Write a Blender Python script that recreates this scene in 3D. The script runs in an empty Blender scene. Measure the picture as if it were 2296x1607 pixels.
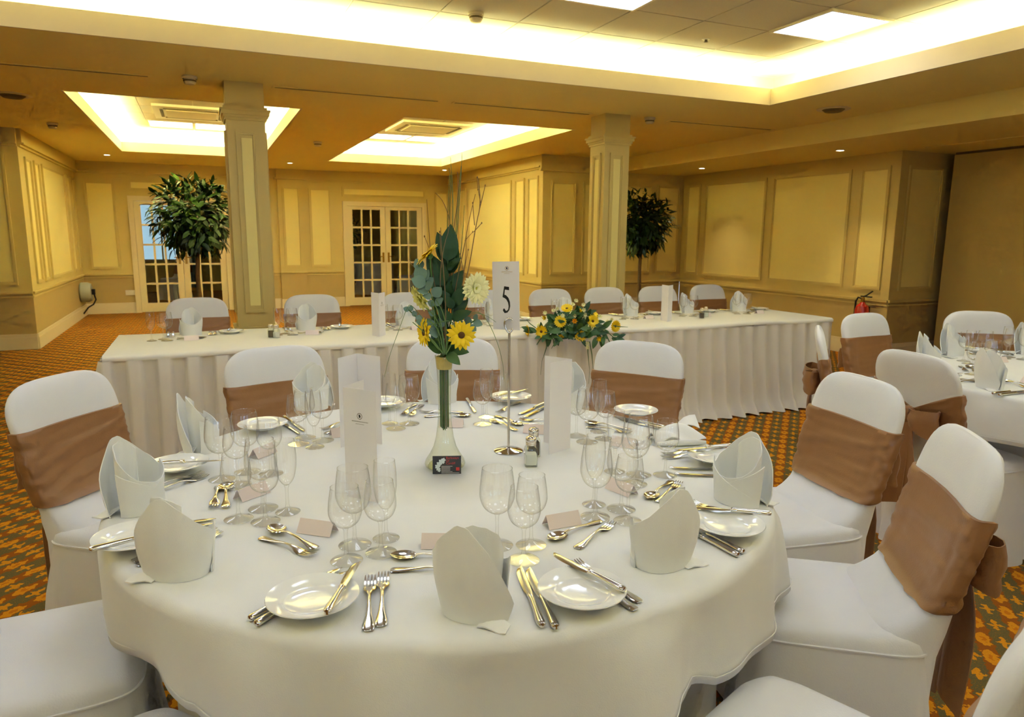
import bpy, math, random
import numpy as np
from mathutils import Vector, Matrix, noise

random.seed(7)
PI = math.pi
C = bpy.context.scene.collection
SC = bpy.context.scene

# ------------------------------------------------------------------ camera
FPX, YAW, PITCH, ROLL = 1580.5, .410812, .173028, .0079118
CAM = np.array([0., 0., 1.45])
IW, IH = 2296, 1607


def cam_axes():
    cy, sy = math.cos(YAW), math.sin(YAW)
    f0 = np.array([sy, cy, 0.]); r0 = np.array([cy, -sy, 0.]); u0 = np.array([0., 0., 1.])
    f = f0 * math.cos(PITCH) - u0 * math.sin(PITCH)
    u = u0 * math.cos(PITCH) + f0 * math.sin(PITCH)
    r = r0 * math.cos(ROLL) + u * math.sin(ROLL)
    u2 = u * math.cos(ROLL) - r0 * math.sin(ROLL)
    return np.array([r, u2, f])


AX = cam_axes()
cd = bpy.data.cameras.new('camera')
cam = bpy.data.objects.new('camera', cd); C.objects.link(cam)
cd.sensor_width = 36.; cd.lens = FPX / IW * 36.; cd.clip_start = .02
cam.matrix_world = Matrix([[AX[0][i], AX[1][i], -AX[2][i], CAM[i]] for i in range(3)] + [[0, 0, 0, 1]])
cd.dof.use_dof = True; cd.dof.focus_distance = 2.1; cd.dof.aperture_fstop = 9.
SC.camera = cam

SC.view_settings.view_transform = 'Standard'
SC.view_settings.look = 'None'
SC.view_settings.gamma = 1.0
SC.view_settings.use_curve_mapping = False
SC.view_settings.exposure = 0.18
cy_ = SC.cycles
cy_.use_denoising = True; cy_.use_light_tree = False
cy_.use_adaptive_sampling = True; cy_.adaptive_threshold = .05; cy_.adaptive_min_samples = 12
cy_.max_bounces = 8; cy_.diffuse_bounces = 5; cy_.glossy_bounces = 3
cy_.transmission_bounces = 6; cy_.transparent_max_bounces = 16
cy_.caustics_reflective = False; cy_.caustics_refractive = False
cy_.sample_clamp_indirect = 25.0

# world: overcast daylight outside the windows
W = bpy.data.worlds.new('world'); SC.world = W; W.use_nodes = True
W.node_tree.nodes['Background'].inputs[0].default_value = (.70, .82, 1., 1)
W.node_tree.nodes['Background'].inputs[1].default_value = 1.0

WARM = (.82, 1., .62)          # tubes of the two small coves
NEARC = (.86, 1., .60)         # tubes of the large cove
NEAR_STR, FAR_STR, PANEL_STR = 36., 88., 7.2
PANELC = (.70, .80, 1.)        # recessed ceiling panels


def area(name, loc, rot, sx, sy, power, col):
    l = bpy.data.lights.new(name, 'AREA'); l.shape = 'RECTANGLE'; l.size = sx; l.size_y = sy
    l.energy = power; l.color = col
    o = bpy.data.objects.new(name, l); C.objects.link(o); o.location = loc; o.rotation_euler = rot
    return o


# daylight entering through the three windows of the wall behind the camera
WIN_X = (-3.3, -.2, 2.9)
WIN_POWER = 330.
for wx in WIN_X:
    area('window_rear_offscreen', (wx, -3.62, 1.55), (PI / 2, 0, PI), 1.9, 1.7, WIN_POWER, (.42, .62, 1.))


# ------------------------------------------------------------------ pixels to places
def ray(x, y):
    return AX.T @ np.array([(x - IW / 2) / FPX, -(y - IH / 2) / FPX, 1.])


def PZ(z, x, y):
    d = ray(x, y); t = (z - CAM[2]) / d[2]; p = CAM + t * d
    return Vector(p)


FWD = Vector((math.sin(YAW), math.cos(YAW), 0)); RGT = Vector((math.cos(YAW), -math.sin(YAW), 0))


def PV(base, x, y, toward=0.):
    """where the view through a pixel meets the upright plane through `base` that faces the photographer"""
    d = Vector(ray(x, y)); o = Vector(CAM); q = Vector(base) - FWD * toward
    t = (q - o).dot(FWD) / d.dot(FWD)
    return o + d * t


# ------------------------------------------------------------------ materials
def lin(r, g, b):
    f = lambda c: (c / 12.92 if c <= .04045 else ((c + .055) / 1.055) ** 2.4)
    return (f(r / 255), f(g / 255), f(b / 255), 1)


MATS = {}


def mat(name, col=(.8, .8, .8, 1), rough=.6, metal=0., noise_amt=0., noise_scale=20., bump=0., bump_scale=200.,
        sheen=0., emit=None, estr=0., spec=.5, coat=0., sss=0.):
    m = bpy.data.materials.new(name); m.use_nodes = True; nt = m.node_tree; N = nt.nodes; L = nt.links
    b = N['Principled BSDF']
    b.inputs['Base Color'].default_value = col; b.inputs['Roughness'].default_value = rough
    b.inputs['Metallic'].default_value = metal
    b.inputs['Specular IOR Level'].default_value = spec
    if sheen: b.inputs['Sheen Weight'].default_value = sheen
    if coat: b.inputs['Coat Weight'].default_value = coat; b.inputs['Coat Roughness'].default_value = .08
    if emit:
        b.inputs['Emission Color'].default_value = (*emit, 1); b.inputs['Emission Strength'].default_value = estr
    tc = None
    if noise_amt or bump:
        tc = N.new('ShaderNodeTexCoord')
    if noise_amt:
        n = N.new('ShaderNodeTexNoise'); n.inputs['Scale'].default_value = noise_scale; n.inputs['Detail'].default_value = 5
        L.new(tc.outputs['Object'], n.inputs['Vector'])
        r = N.new('ShaderNodeMapRange'); r.inputs[3].default_value = 1 - noise_amt; r.inputs[4].default_value = 1 + noise_amt
        L.new(n.outputs['Fac'], r.inputs[0])
        mx = N.new('ShaderNodeMix'); mx.data_type = 'RGBA'; mx.blend_type = 'MULTIPLY'; mx.inputs[0].default_value = 1
        mx.inputs[6].default_value = col; L.new(r.outputs[0], mx.inputs[7]); L.new(mx.outputs[2], b.inputs['Base Color'])
    if bump:
        n2 = N.new('ShaderNodeTexNoise'); n2.inputs['Scale'].default_value = bump_scale; n2.inputs['Detail'].default_value = 3
        L.new(tc.outputs['Object'], n2.inputs['Vector'])
        bp = N.new('ShaderNodeBump'); bp.inputs['Strength'].default_value = bump; bp.inputs['Distance'].default_value = .002
        L.new(n2.outputs['Fac'], bp.inputs['Height']); L.new(bp.outputs[0], b.inputs['Normal'])
    MATS[name] = m
    return m


mat('wall_frame', lin(216, 194, 122), .55, noise_amt=.03, noise_scale=3, bump=.15, bump_scale=60)
mat('wall_panel', lin(244, 228, 148), .55, noise_amt=.03, noise_scale=2, bump=.1, bump_scale=90)
mat('wall_dado', lin(192, 168, 108), .6, noise_amt=.04, noise_scale=4, bump=.15, bump_scale=60)
mat('trim', lin(226, 212, 178), .45, noise_amt=.02)
mat('door_paint', lin(232, 216, 172), .4, noise_amt=.02)
mat('ceiling_paint', lin(240, 220, 138), .7, noise_amt=.02, noise_scale=2)
mat('cove_paint', lin(226, 206, 168), .6)
mat('tile', lin(206, 194, 166), .85, noise_amt=.05, noise_scale=60, bump=.3, bump_scale=300)
mat('tile_grid', lin(226, 216, 190), .5)
mat('partition', lin(204, 180, 110), .75, noise_amt=.04, noise_scale=3, bump=.2, bump_scale=200)
mat('dark_gap', lin(24, 18, 10), .8)
mat('cloth', lin(232, 232, 230), .8, noise_amt=.02, noise_scale=14, bump=.25, bump_scale=500, sheen=.2)
mat('cloth_head', lin(236, 232, 220), .8, noise_amt=.02, noise_scale=14, bump=.25, bump_scale=500, sheen=.2)
mat('cloth_skirt', lin(226, 220, 208), .55, noise_amt=.03, noise_scale=9, bump=.3, bump_scale=300, sheen=.4)
mat('chair_cloth', lin(230, 230, 234), .75, noise_amt=.03, noise_scale=10, bump=.3, bump_scale=260, sheen=.3)
mat('napkin', lin(238, 238, 236), .8, noise_amt=.015, noise_scale=30, bump=.2, bump_scale=600, sheen=.2)
mat('satin', lin(150, 106, 66), .38, noise_amt=.08, noise_scale=30, bump=.25, bump_scale=220, sheen=.08)
mat('porcelain', lin(242, 242, 238), .12, coat=.6)
mat('silver', lin(224, 220, 208), .13, metal=1.)
mat('chrome', lin(214, 206, 190), .1, metal=1.)
mat('brass', lin(170, 130, 60), .3, metal=1.)
mat('card_white', lin(238, 234, 238), .6)
mat('card_pink', lin(234, 218, 212), .6)
mat('ink', lin(30, 28, 26), .6)
mat('ink_grey', lin(140, 132, 124), .6)
mat('ink_gold', lin(190, 160, 110), .6)
mat('card_black', lin(52, 50, 48), .35)
mat('card_red', lin(206, 62, 60), .5)
mat('card_text', lin(210, 210, 205), .5)
mat('orchid', lin(214, 226, 228), .6, noise_amt=.1, noise_scale=300)
mat('salt', lin(240, 240, 236), .9)
mat('pepper', lin(96, 80, 58), .9, noise_amt=.4, noise_scale=900)
mat('petal_yellow', lin(250, 214, 8), .5, noise_amt=.06, noise_scale=60)
mat('petal_cream', lin(244, 242, 186), .5, noise_amt=.05, noise_scale=60)
mat('petal_pale', lin(232, 228, 120), .5, noise_amt=.05, noise_scale=60)
mat('petal_orange', lin(244, 178, 20), .5, noise_amt=.06, noise_scale=60)
mat('flower_eye', lin(92, 60, 26), .9, noise_amt=.4, noise_scale=700)
mat('flower_eye_pale', lin(196, 200, 70), .9, noise_amt=.3, noise_scale=700)
mat('leaf_dark', lin(40, 76, 34), .5, noise_amt=.18, noise_scale=25)
mat('leaf_mid', lin(64, 104, 48), .4, noise_amt=.15, noise_scale=25)
mat('leaf_grey', lin(108, 140, 128), .55, noise_amt=.12, noise_scale=30)
mat('leaf_tree', lin(46, 78, 26), .38, noise_amt=.3, noise_scale=12)
mat('leaf_tree_light', lin(74, 108, 34), .4, noise_amt=.25, noise_scale=12)
mat('grass', lin(96, 128, 70), .5, noise_amt=.15, noise_scale=30)
mat('stem_green', lin(84, 120, 58), .45, noise_amt=.2, noise_scale=60)
mat('twig', lin(128, 104, 72), .7, noise_amt=.25, noise_scale=90)
mat('bark', lin(120, 96, 66), .8, noise_amt=.3, noise_scale=40, bump=.5, bump_scale=80)
mat('pot', lin(58, 52, 48), .5, noise_amt=.1)
mat('soil', lin(52, 38, 26), .95, noise_amt=.3, noise_scale=60)
mat('raffia', lin(214, 190, 110), .7, noise_amt=.2, noise_scale=120)
mat('red_metal', lin(196, 34, 22), .3, coat=.4)
mat('black_plastic', lin(26, 24, 22), .4)
mat('white_plastic', lin(226, 220, 200), .4)
mat('grey_plastic', lin(176, 180, 160), .5)
mat('detector', lin(220, 206, 168), .5)
mat('grille', lin(120, 104, 66), .6)
mat('curtain', lin(150, 186, 204), .8, noise_amt=.1)
mat('timber', lin(190, 140, 70), .45, noise_amt=.1, noise_scale=10)
mat('cove_tube_near', (1, 1, 1, 1), .5, emit=NEARC, estr=NEAR_STR)
mat('cove_tube_far', (1, 1, 1, 1), .5, emit=WARM, estr=FAR_STR)
mat('panel_glow', (1, 1, 1, 1), .5, emit=PANELC, estr=PANEL_STR)
mat('downlight_glow', (1, 1, 1, 1), .5, emit=(1., .85, .6), estr=14.)
mat('sky_glow', (.6, .8, 1, 1), .5, emit=(.50, .78, 1.), estr=.75)


def glass(name, tint, edge, blend=.35, ior=1.45, gloss=1.0):
    m = bpy.data.materials.new(name); m.use_nodes = True; nt = m.node_tree; N = nt.nodes; L = nt.links
    N.clear()
    out = N.new('ShaderNodeOutputMaterial')
    tr = N.new('ShaderNodeBsdfTransparent'); gl = N.new('ShaderNodeBsdfGlossy'); gl.inputs['Roughness'].default_value = .02
    gl.inputs['Color'].default_value = (gloss, gloss, gloss, 1)
    lw = N.new('ShaderNodeLayerWeight'); lw.inputs['Blend'].default_value = blend
    mx = N.new('ShaderNodeMix'); mx.data_type = 'RGBA'
    mx.inputs[6].default_value = tint; mx.inputs[7].default_value = edge
    pw = N.new('ShaderNodeMath'); pw.operation = 'POWER'; pw.inputs[1].default_value = 3.6
    L.new(lw.outputs['Facing'], pw.inputs[0]); L.new(pw.outputs[0], mx.inputs[0])
    L.new(mx.outputs[2], tr.inputs['Color'])
    f0 = ((ior - 1) / (ior + 1)) ** 2
    p5 = N.new('ShaderNodeMath'); p5.operation = 'POWER'; p5.inputs[1].default_value = 4.; L.new(lw.outputs['Facing'], p5.inputs[0])
    fr = N.new('ShaderNodeMath'); fr.operation = 'MULTIPLY_ADD'; fr.inputs[1].default_value = .75; fr.inputs[2].default_value = f0 * 1.6; L.new(p5.outputs[0], fr.inputs[0])
    sh = N.new('ShaderNodeMixShader'); L.new(fr.outputs[0], sh.inputs[0]); L.new(tr.outputs[0], sh.inputs[1]); L.new(gl.outputs[0], sh.inputs[2])
    L.new(sh.outputs[0], out.inputs['Surface'])
    MATS[name] = m


glass('wine_glass', (.992, .992, .985, 1), (.34, .33, .24, 1), .5, 1.5)
glass('vase_glass', (.93, .94, .86, 1), (.55, .58, .40, 1), .5, 1.45)
glass('shaker_glass', (.90, .92, .88, 1), (.45, .48, .42, 1), .5, 1.45)
glass('door_glass', (.93, .95, .93, 1), (.7, .72, .70, 1), .4, 1.45)


def carpet_material():
    m = bpy.data.materials.new('carpet'); m.use_nodes = True; nt = m.node_tree; N = nt.nodes; L = nt.links
    b = N['Principled BSDF']; b.inputs['Roughness'].default_value = .95; b.inputs['Specular IOR Level'].default_value = .1
    tc = N.new('ShaderNodeTexCoord')
    mp = N.new('ShaderNodeMapping'); mp.inputs['Rotation'].default_value = (0, 0, math.radians(-44)); s = 1 / .1275
    mp.inputs['Scale'].default_value = (s, s, s)
    L.new(tc.outputs['Object'], mp.inputs['Vector'])
    wob = N.new('ShaderNodeTexNoise'); wob.inputs['Scale'].default_value = 42.; wob.inputs['Detail'].default_value = 4
    L.new(tc.outputs['Object'], wob.inputs['Vector'])

    def M(op, a, b_=None, c_=None):
        n = N.new('ShaderNodeMath'); n.operation = op
        for i, v in enumerate((a, b_, c_)):
            if v is None: continue
            if isinstance(v, (int, float)): n.inputs[i].default_value = v
            else: L.new(v, n.inputs[i])
        return n.outputs[0]
    sx = N.new('ShaderNodeSeparateXYZ'); L.new(mp.outputs[0], sx.inputs[0])
    w = M('MULTIPLY', M('SUBTRACT', wob.outputs['Fac'], .5), .36)
    u = M('ADD', sx.outputs['X'], w); v = M('ADD', sx.outputs['Y'], w)
    fu = M('SUBTRACT', M('FRACT', u), .5); fv = M('SUBTRACT', M('FRACT', v), .5)
    au = M('ABSOLUTE', fu); av = M('ABSOLUTE', fv)
    # rosettes strung along u at v = 0
    rr = M('SQRT', M('ADD', M('MULTIPLY', fu, fu), M('MULTIPLY', M('MULTIPLY', fv, fv), 4.0)))
    ang = M('ARCTAN2', fv, fu)
    rose = M('LESS_THAN', rr, M('ADD', .37, M('MULTIPLY', M('COSINE', M('MULTIPLY', ang, 8.)), .04)))
    band = M('LESS_THAN', av, .225)
    # stars half way between (v = .5)
    bu = fu; bv = M('SUBTRACT', .5, av)
    sang = M('ARCTAN2', bv, bu)
    srr = M('SQRT', M('ADD', M('MULTIPLY', M('MULTIPLY', bu, bu), .5), M('MULTIPLY', M('MULTIPLY', bv, bv), 1.0)))
    star = M('LESS_THAN', srr, M('ADD', .145, M('MULTIPLY', M('COSINE', M('MULTIPLY', sang, 4.)), .075)))
    eye = M('LESS_THAN', rr, .14)
    fl = N.new('ShaderNodeTexNoise'); fl.inputs['Scale'].default_value = 170.; fl.inputs['Detail'].default_value = 2
    L.new(tc.outputs['Object'], fl.inputs['Vector'])
    speck = M('GREATER_THAN', fl.outputs['Fac'], .60)

    def mixc(f, a, bcol):
        n = N.new('ShaderNodeMix'); n.data_type = 'RGBA'
        L.new(f, n.inputs[0])
        for i, v in ((6, a), (7, bcol)):
            if isinstance(v, tuple): n.inputs[i].default_value = v
            else: L.new(v, n.inputs[i])
        return n.outputs[2]
    GREEN, RED, GOLD, GOLD2 = lin(104, 92, 54), lin(150, 84, 26), lin(214, 140, 26), lin(196, 112, 20)
    g = mixc(speck, GREEN, lin(140, 98, 40))
    c = mixc(band, g, RED)
    c = mixc(rose, c, GOLD); c = mixc(eye, c, GOLD2)
    c = mixc(star, c, GOLD)
    var = N.new('ShaderNodeTexNoise'); var.inputs['Scale'].default_value = 320.
    L.new(tc.outputs['Object'], var.inputs['Vector'])
    r = N.new('ShaderNodeMapRange'); r.inputs[3].default_value = .62; r.inputs[4].default_value = 1.35; L.new(var.outputs['Fac'], r.inputs[0])
    mul = N.new('ShaderNodeMix'); mul.data_type = 'RGBA'; mul.blend_type = 'MULTIPLY'; mul.inputs[0].default_value = 1
    L.new(c, mul.inputs[6]); L.new(r.outputs[0], mul.inputs[7]); L.new(mul.outputs[2], b.inputs['Base Color'])
    bp = N.new('ShaderNodeBump'); bp.inputs['Strength'].default_value = .4; bp.inputs['Distance'].default_value = .003
    L.new(var.outputs['Fac'], bp.inputs['Height']); L.new(bp.outputs[0], b.inputs['Normal'])
    MATS['carpet'] = m


carpet_material()


# ------------------------------------------------------------------ mesh helpers
class MB:
    def __init__(s): s.v = []; s.f = []

    def add(s, vs, fs):
        o = len(s.v); s.v += [tuple(p) for p in vs]; s.f += [tuple(i + o for i in f) for f in fs]; return s

    def box(s, x0, x1, y0, y1, z0, z1):
        vs = [(x, y, z) for z in (z0, z1) for y in (y0, y1) for x in (x0, x1)]
        return s.add(vs, [(0, 2, 3, 1), (4, 5, 7, 6), (0, 1, 5, 4), (2, 6, 7, 3), (0, 4, 6, 2), (1, 3, 7, 5)])

    def obox(s, o, a, n, s0, s1, n0, n1, z0, z1):
        """box in a wall frame: origin o, along a, out of the wall n"""
        o = Vector(o); a = Vector(a); n = Vector(n); u = Vector((0, 0, 1))
        vs = [o + a * x + n * y + u * z for z in (z0, z1) for y in (n0, n1) for x in (s0, s1)]
        return s.add(vs, [(0, 2, 3, 1), (4, 5, 7, 6), (0, 1, 5, 4), (2, 6, 7, 3), (0, 4, 6, 2), (1, 3, 7, 5)])

    def loft(s, rings, cap0=True, cap1=True, closed=True):
        n = len(rings[0]); vs = [p for r in rings for p in r]; fs = []
        for i in range(len(rings) - 1):
            for j in range(n if closed else n - 1):
                k = (j + 1) % n
                fs.append((i * n + j, i * n + k, (i + 1) * n + k, (i + 1) * n + j))
        if cap0: fs.append(tuple(range(n - 1, -1, -1)))
        if cap1: fs.append(tuple((len(rings) - 1) * n + j for j in range(n)))
        return s.add(vs, fs)

    def lathe(s, prof, n=24, c=(0, 0, 0), cap0=False, cap1=False):
        rings = [[(c[0] + r * math.cos(2 * PI * k / n), c[1] + r * math.sin(2 * PI * k / n), c[2] + z) for k in range(n)] for r, z in prof]
        return s.loft(rings, cap0, cap1)

    def tube(s, pts, rad, n=6, caps=True):
        pts = [Vector(p) for p in pts]; rings = []
        if not isinstance(rad, (list, tuple)): rad = [rad] * len(pts)
        ref = Vector((.31, .77, .55))
        for i, p in enumerate(pts):
            t = (pts[min(i + 1, len(pts) - 1)] - pts[max(i - 1, 0)]).normalized()
            a = t.cross(ref)
            if a.length < 1e-3: a = t.cross(Vector((1, 0, 0)))
            a.normalize(); b = t.cross(a)
            rings.append([p + (a * math.cos(2 * PI * k / n) + b * math.sin(2 * PI * k / n)) * rad[i] for k in range(n)])
        return s.loft(rings, caps, caps)

    def sheet(s, g, th):
        """grid of points (rows of equal length) given a thickness"""
        R, Cn = len(g), len(g[0]); P = [[Vector(p) for p in r] for r in g]; top = []; bot = []
        for i in range(R):
            for j in range(Cn):
                du = P[i][min(j + 1, Cn - 1)] - P[i][max(j - 1, 0)]; dv = P[min(i + 1, R - 1)][j] - P[max(i - 1, 0)][j]
                n = du.cross(dv)
                n = n.normalized() if n.length > 1e-9 else Vector((0, 0, 1))
                top.append(P[i][j] + n * th / 2); bot.append(P[i][j] - n * th / 2)
        o = R * Cn; fs = []
        for i in range(R - 1):
            for j in range(Cn - 1):
                a, b, c, d = i * Cn + j, i * Cn + j + 1, (i + 1) * Cn + j + 1, (i + 1) * Cn + j
                fs += [(a, b, c, d), (o + d, o + c, o + b, o + a)]
        edge = [j for j in range(Cn)] + [i * Cn + Cn - 1 for i in range(1, R)] + [(R - 1) * Cn + j for j in range(Cn - 2, -1, -1)] + [i * Cn for i in range(R - 2, 0, -1)]
        for k in range(len(edge)):
            a, b = edge[k], edge[(k + 1) % len(edge)]
            fs.append((b, a, o + a, o + b))
        return s.add(top + bot, fs)

    def surf(s, g, closed=False):
        R, Cn = len(g), len(g[0]); fs = []
        for i in range(R - 1):
            for j in range(Cn if closed else Cn - 1):
                k = (j + 1) % Cn
                fs.append((i * Cn + j, i * Cn + k, (i + 1) * Cn + k, (i + 1) * Cn + j))
        return s.add([p for r in g for p in r], fs)

    def poly(s, pts2, z0, z1):
        """extruded outline in xy"""
        n = len(pts2)
        vs = [(x, y, z0) for x, y in pts2] + [(x, y, z1) for x, y in pts2]
        fs = [tuple(range(n - 1, -1, -1)), tuple(range(n, 2 * n))] + [(i, (i + 1) % n, n + (i + 1) % n, n + i) for i in range(n)]
        return s.add(vs, fs)

    def mesh(s, name, m=None, smooth=35):
        me = bpy.data.meshes.new(name); me.from_pydata([tuple(v) for v in s.v], [], s.f)
        if m: me.materials.append(MATS[m])
        if smooth is not None:
            me.polygons.foreach_set('use_smooth', [True] * len(me.polygons))
            me.set_sharp_from_angle(angle=math.radians(smooth))
        me.update()
        return me


def link(name, me, parent=None):
    o = bpy.data.objects.new(name, me); C.objects.link(o)
    if parent is not None: o.parent = parent
    return o


def part(name, mb, m, parent, smooth=35, label=None):
    o = link(name, mb.mesh(name, m, smooth), parent)
    if label: o['label'] = label
    return o


def tag(o, label, cat, group=None):
    o['label'] = label; o['category'] = cat
    if group: o['group'] = group
    return o


def thing(name, label, cat, loc=(0, 0, 0), rz=0., group=None):
    o = bpy.data.objects.new(name, None); C.objects.link(o); o.empty_display_size = .05
    o.location = loc; o.rotation_euler = (0, 0, rz)
    return tag(o, label, cat, group)


def solo(name, mb, m, label, cat, group=None, smooth=35, loc=None, rz=0.):
    o = part(name, mb, m, None, smooth); tag(o, label, cat, group)
    if loc is not None: o.location = loc; o.rotation_euler = (0, 0, rz)
    return o


def struct(name, mb, m, smooth=None, parent=None):
    o = part(name, mb, m, parent, smooth)
    if parent is None: o['kind'] = 'structure'
    return o


def dup(root, loc, rz=0., label=None, group=None, parent=None):
    r = root.copy(); C.objects.link(r)
    if parent is None: r.location = loc; r.rotation_euler = (0, 0, rz)
    else: r.parent = parent
    if label: r['label'] = label
    if group: r['group'] = group
    for ch in root.children: dup(ch, None, parent=r)
    return r


PROTO = []


def first_or_dup(proto, loc, rz=0., label=None, group=None):
    if proto not in PROTO:
        PROTO.append(proto); proto.location = loc; proto.rotation_euler = (0, 0, rz)
        if label: proto['label'] = label
        if group: proto['group'] = group
        return proto
    return dup(proto, loc, rz, label, group)


# ================================================================== THE ROOM
ZC, ZL, ZU = 2.66, 2.45, 2.985
YF, XL, YN, XRET, YB, XR, YS, XP = 14.52, -1.96, 10.39, 4.85, 10.0, 7.48, 5.93, 8.2
XLEFT, YREAR = -6.0, -3.6
XBEAM = 6.17

fl = MB().box(XLEFT - .2, 9.5, YREAR - .2, 20.5, -.1, 0)
struct('floor', fl, 'carpet')
# timber dance floor strip beyond the head table
df = MB().box(.7, 5.6, 6.9, 8.75, 0, .012)
struct('trim_1', df, 'timber')

COFFERS = [(-3.9, 4.93, -.6, 5.35, .33), (-1.045, .988, 7.47, 12.5, .27), (2.02, 4.04, 7.5, 12.5, .27)]


def ceiling_with_holes():
    x0, x1, y0, y1 = XLEFT - .2, XBEAM + .01, YREAR - .2, YF + .1
    xs = sorted({x0, x1, *[c for h in COFFERS for c in h[:2]]}); ys = sorted({y0, y1, *[c for h in COFFERS for c in h[2:4]]})
    mb = MB()
    for i in range(len(xs) - 1):
        for j in range(len(ys) - 1):
            cx, cyy = (xs[i] + xs[i + 1]) / 2, (ys[j] + ys[j + 1]) / 2
            if any(h[0] < cx < h[1] and h[2] < cyy < h[3] for h in COFFERS): continue
            mb.box(xs[i], xs[i + 1], ys[j], ys[j + 1], ZC, ZC + .03)
    return struct('ceiling', mb, 'ceiling_paint')


ceil = ceiling_with_holes()
# lower ceiling on the partition side, with the bulkhead face and its moulding
low = MB().box(XBEAM, 9.5, YREAR - .2, YB + .1, ZL, ZL + .04)
lowc = struct('ceiling_low', low, 'ceiling_paint')
part('bulkhead_face', MB().box(XBEAM - .02, XBEAM, YREAR, YB, ZL, ZC), 'ceiling_paint', lowc, None)
part('bulkhead_moulding', MB().box(XBEAM - .045, XBEAM - .02, YREAR, YB, ZL - .005, ZL + .03).box(XBEAM - .035, XBEAM - .02, YREAR, YB, ZL + .03, ZL + .05), 'ceiling_paint', lowc, None)

TILE = .6
tile_me = MB().box(-.292, .292, -.292, .292, 0, .014).mesh('ceiling_tile', 'tile', None)
GX, GY = 4.02, 4.43          # a crossing of the ceiling grid in the large coffer


def coffer(idx, x0, x1, y0, y1, d, gx, gy, skip):
    mb = MB(); t = .02; zl = 2.80
    # lip facing the room and trough floor
    zb = ZC - .003
    mb.box(x0, x0 + t, y0, y1, zb, zl).box(x1 - t, x1, y0, y1, zb, zl)
    mb.box(x0 + t, x1 - t, y0, y0 + t, zb, zl).box(x0 + t, x1 - t, y1 - t, y1, zb, zl)
    X0, X1, Y0, Y1 = x0 - d, x1 + d, y0 - d, y1 + d
    mb.box(X0, x0, Y0, Y1, ZC + .04, ZC + .05).box(x1, X1, Y0, Y1, ZC + .04, ZC + .05)
    mb.box(x0, x1, Y0, y0, ZC + .04, ZC + .05).box(x0, x1, y1, Y1, ZC + .04, ZC + .05)
    mb.box(X0 - t, X0, Y0, Y1, ZC + .04, ZU + .02).box(X1, X1 + t, Y0, Y1, ZC + .04, ZU + .02)
    mb.box(X0, X1, Y0 - t, Y0, ZC + .04, ZU + .02).box(X0, X1, Y1, Y1 + t, ZC + .04, ZU + .02)
    root = struct('ceiling_coffer', mb, 'cove_paint')
    part('grid_backing', MB().box(X0, X1, Y0, Y1, ZU + .006, ZU + .03), 'tile_grid', root, None)
    # tiles on the 0.6 m grid
    k0 = math.floor((X0 - gx) / TILE) + 1; k1 = math.ceil((X1 - gx) / TILE) - 1
    j0 = math.floor((Y0 - gy) / TILE) + 1; j1 = math.ceil((Y1 - gy) / TILE) - 1
    for k in range(k0 - 1, k1 + 1):
        for j in range(j0 - 1, j1 + 1):
            if (k, j) in skip: continue
            a0, a1 = max(X0, gx + k * TILE), min(X1, gx + (k + 1) * TILE)
            b0, b1 = max(Y0, gy + j * TILE), min(Y1, gy + (j + 1) * TILE)
            if a1 - a0 < .05 or b1 - b0 < .05: continue
            o = link('ceiling_tile', tile_me, root)
            o.location = ((a0 + a1) / 2, (b0 + b1) / 2, ZU - .002)
            o.scale = ((a1 - a0 - .012) / .584, (b1 - b0 - .012) / .584, 1)
    # tubes lying in the trough behind the lip
    for a in ((x0 - .17, x0 - .09, y0, y1), (x1 + .09, x1 + .17, y0, y1), (x0, x1, y0 - .17, y0 - .09), (x0, x1, y1 + .09, y1 + .17)):
        solo('cove_tube_offscreen' if idx == 0 and (a[1] < x0 or a[3] < y0) else 'cove_tube', MB().box(*a, ZC + .055, ZC + .085), 'cove_tube_near' if idx == 0 else 'cove_tube_far', 'warm fluorescent tube in the trough of the ' + ('large tiled cove', 'cove by the topiary', 'cove with far doors below')[idx], 'light', ('tubes of the large cove', 'tubes of the topiary cove', 'tubes of the far door cove')[idx])
    return root


def ceiling_panel(gx, gy, k, j, label, group):
    t = thing('ceiling_panel_light' if (gx, gy) != (GX, GY) or (k, j) in ((0, -1), (-3, -1)) else 'ceiling_panel_light_offscreen', label, 'light', (gx + (k + .5) * TILE, gy + (j + .5) * TILE, ZU - .01), 0, group)
    h = .298
    part('frame', MB().box(-h, h, -h, -h + .022, -.006, .02).box(-h, h, h - .022, h, -.006, .02).box(-h, -h + .022, -h + .022, h - .022, -.006, .02).box(h - .022, h, -h + .022, h - .022, -.006, .02), 'tile_grid', t, None)
    part('diffuser', MB().box(-h + .022, h - .022, -h + .022, h - .022, .0, .006), 'panel_glow', t, None)
    return t


big_panels = [(k, j) for k in (0, -3, -6, -9) for j in (-1, -4, -7)]
coffer(0, *COFFERS[0], GX, GY, set(big_panels))
for k, j in big_panels:
    ceiling_panel(GX, GY, k, j, 'square recessed light panel in the tiled ceiling of the large cove', 'panels of the large cove')
G1 = (-.60, 11.3); G2 = (2.55, 11.15)
coffer(1, *COFFERS[1], *G1, {(0, 0), (1, 0)})
coffer(2, *COFFERS[2], *G2, {(0, 0), (1, 0)})
for k in (0, 1):
    ceiling_panel(*G1, k, 0, 'square light panel beside the air unit in the cove by the topiary', 'panels of the topiary cove')
    ceiling_panel(*G2, k, 0, 'square light panel beside the air unit in the cove with far doors below', 'panels of the far door cove')


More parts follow.
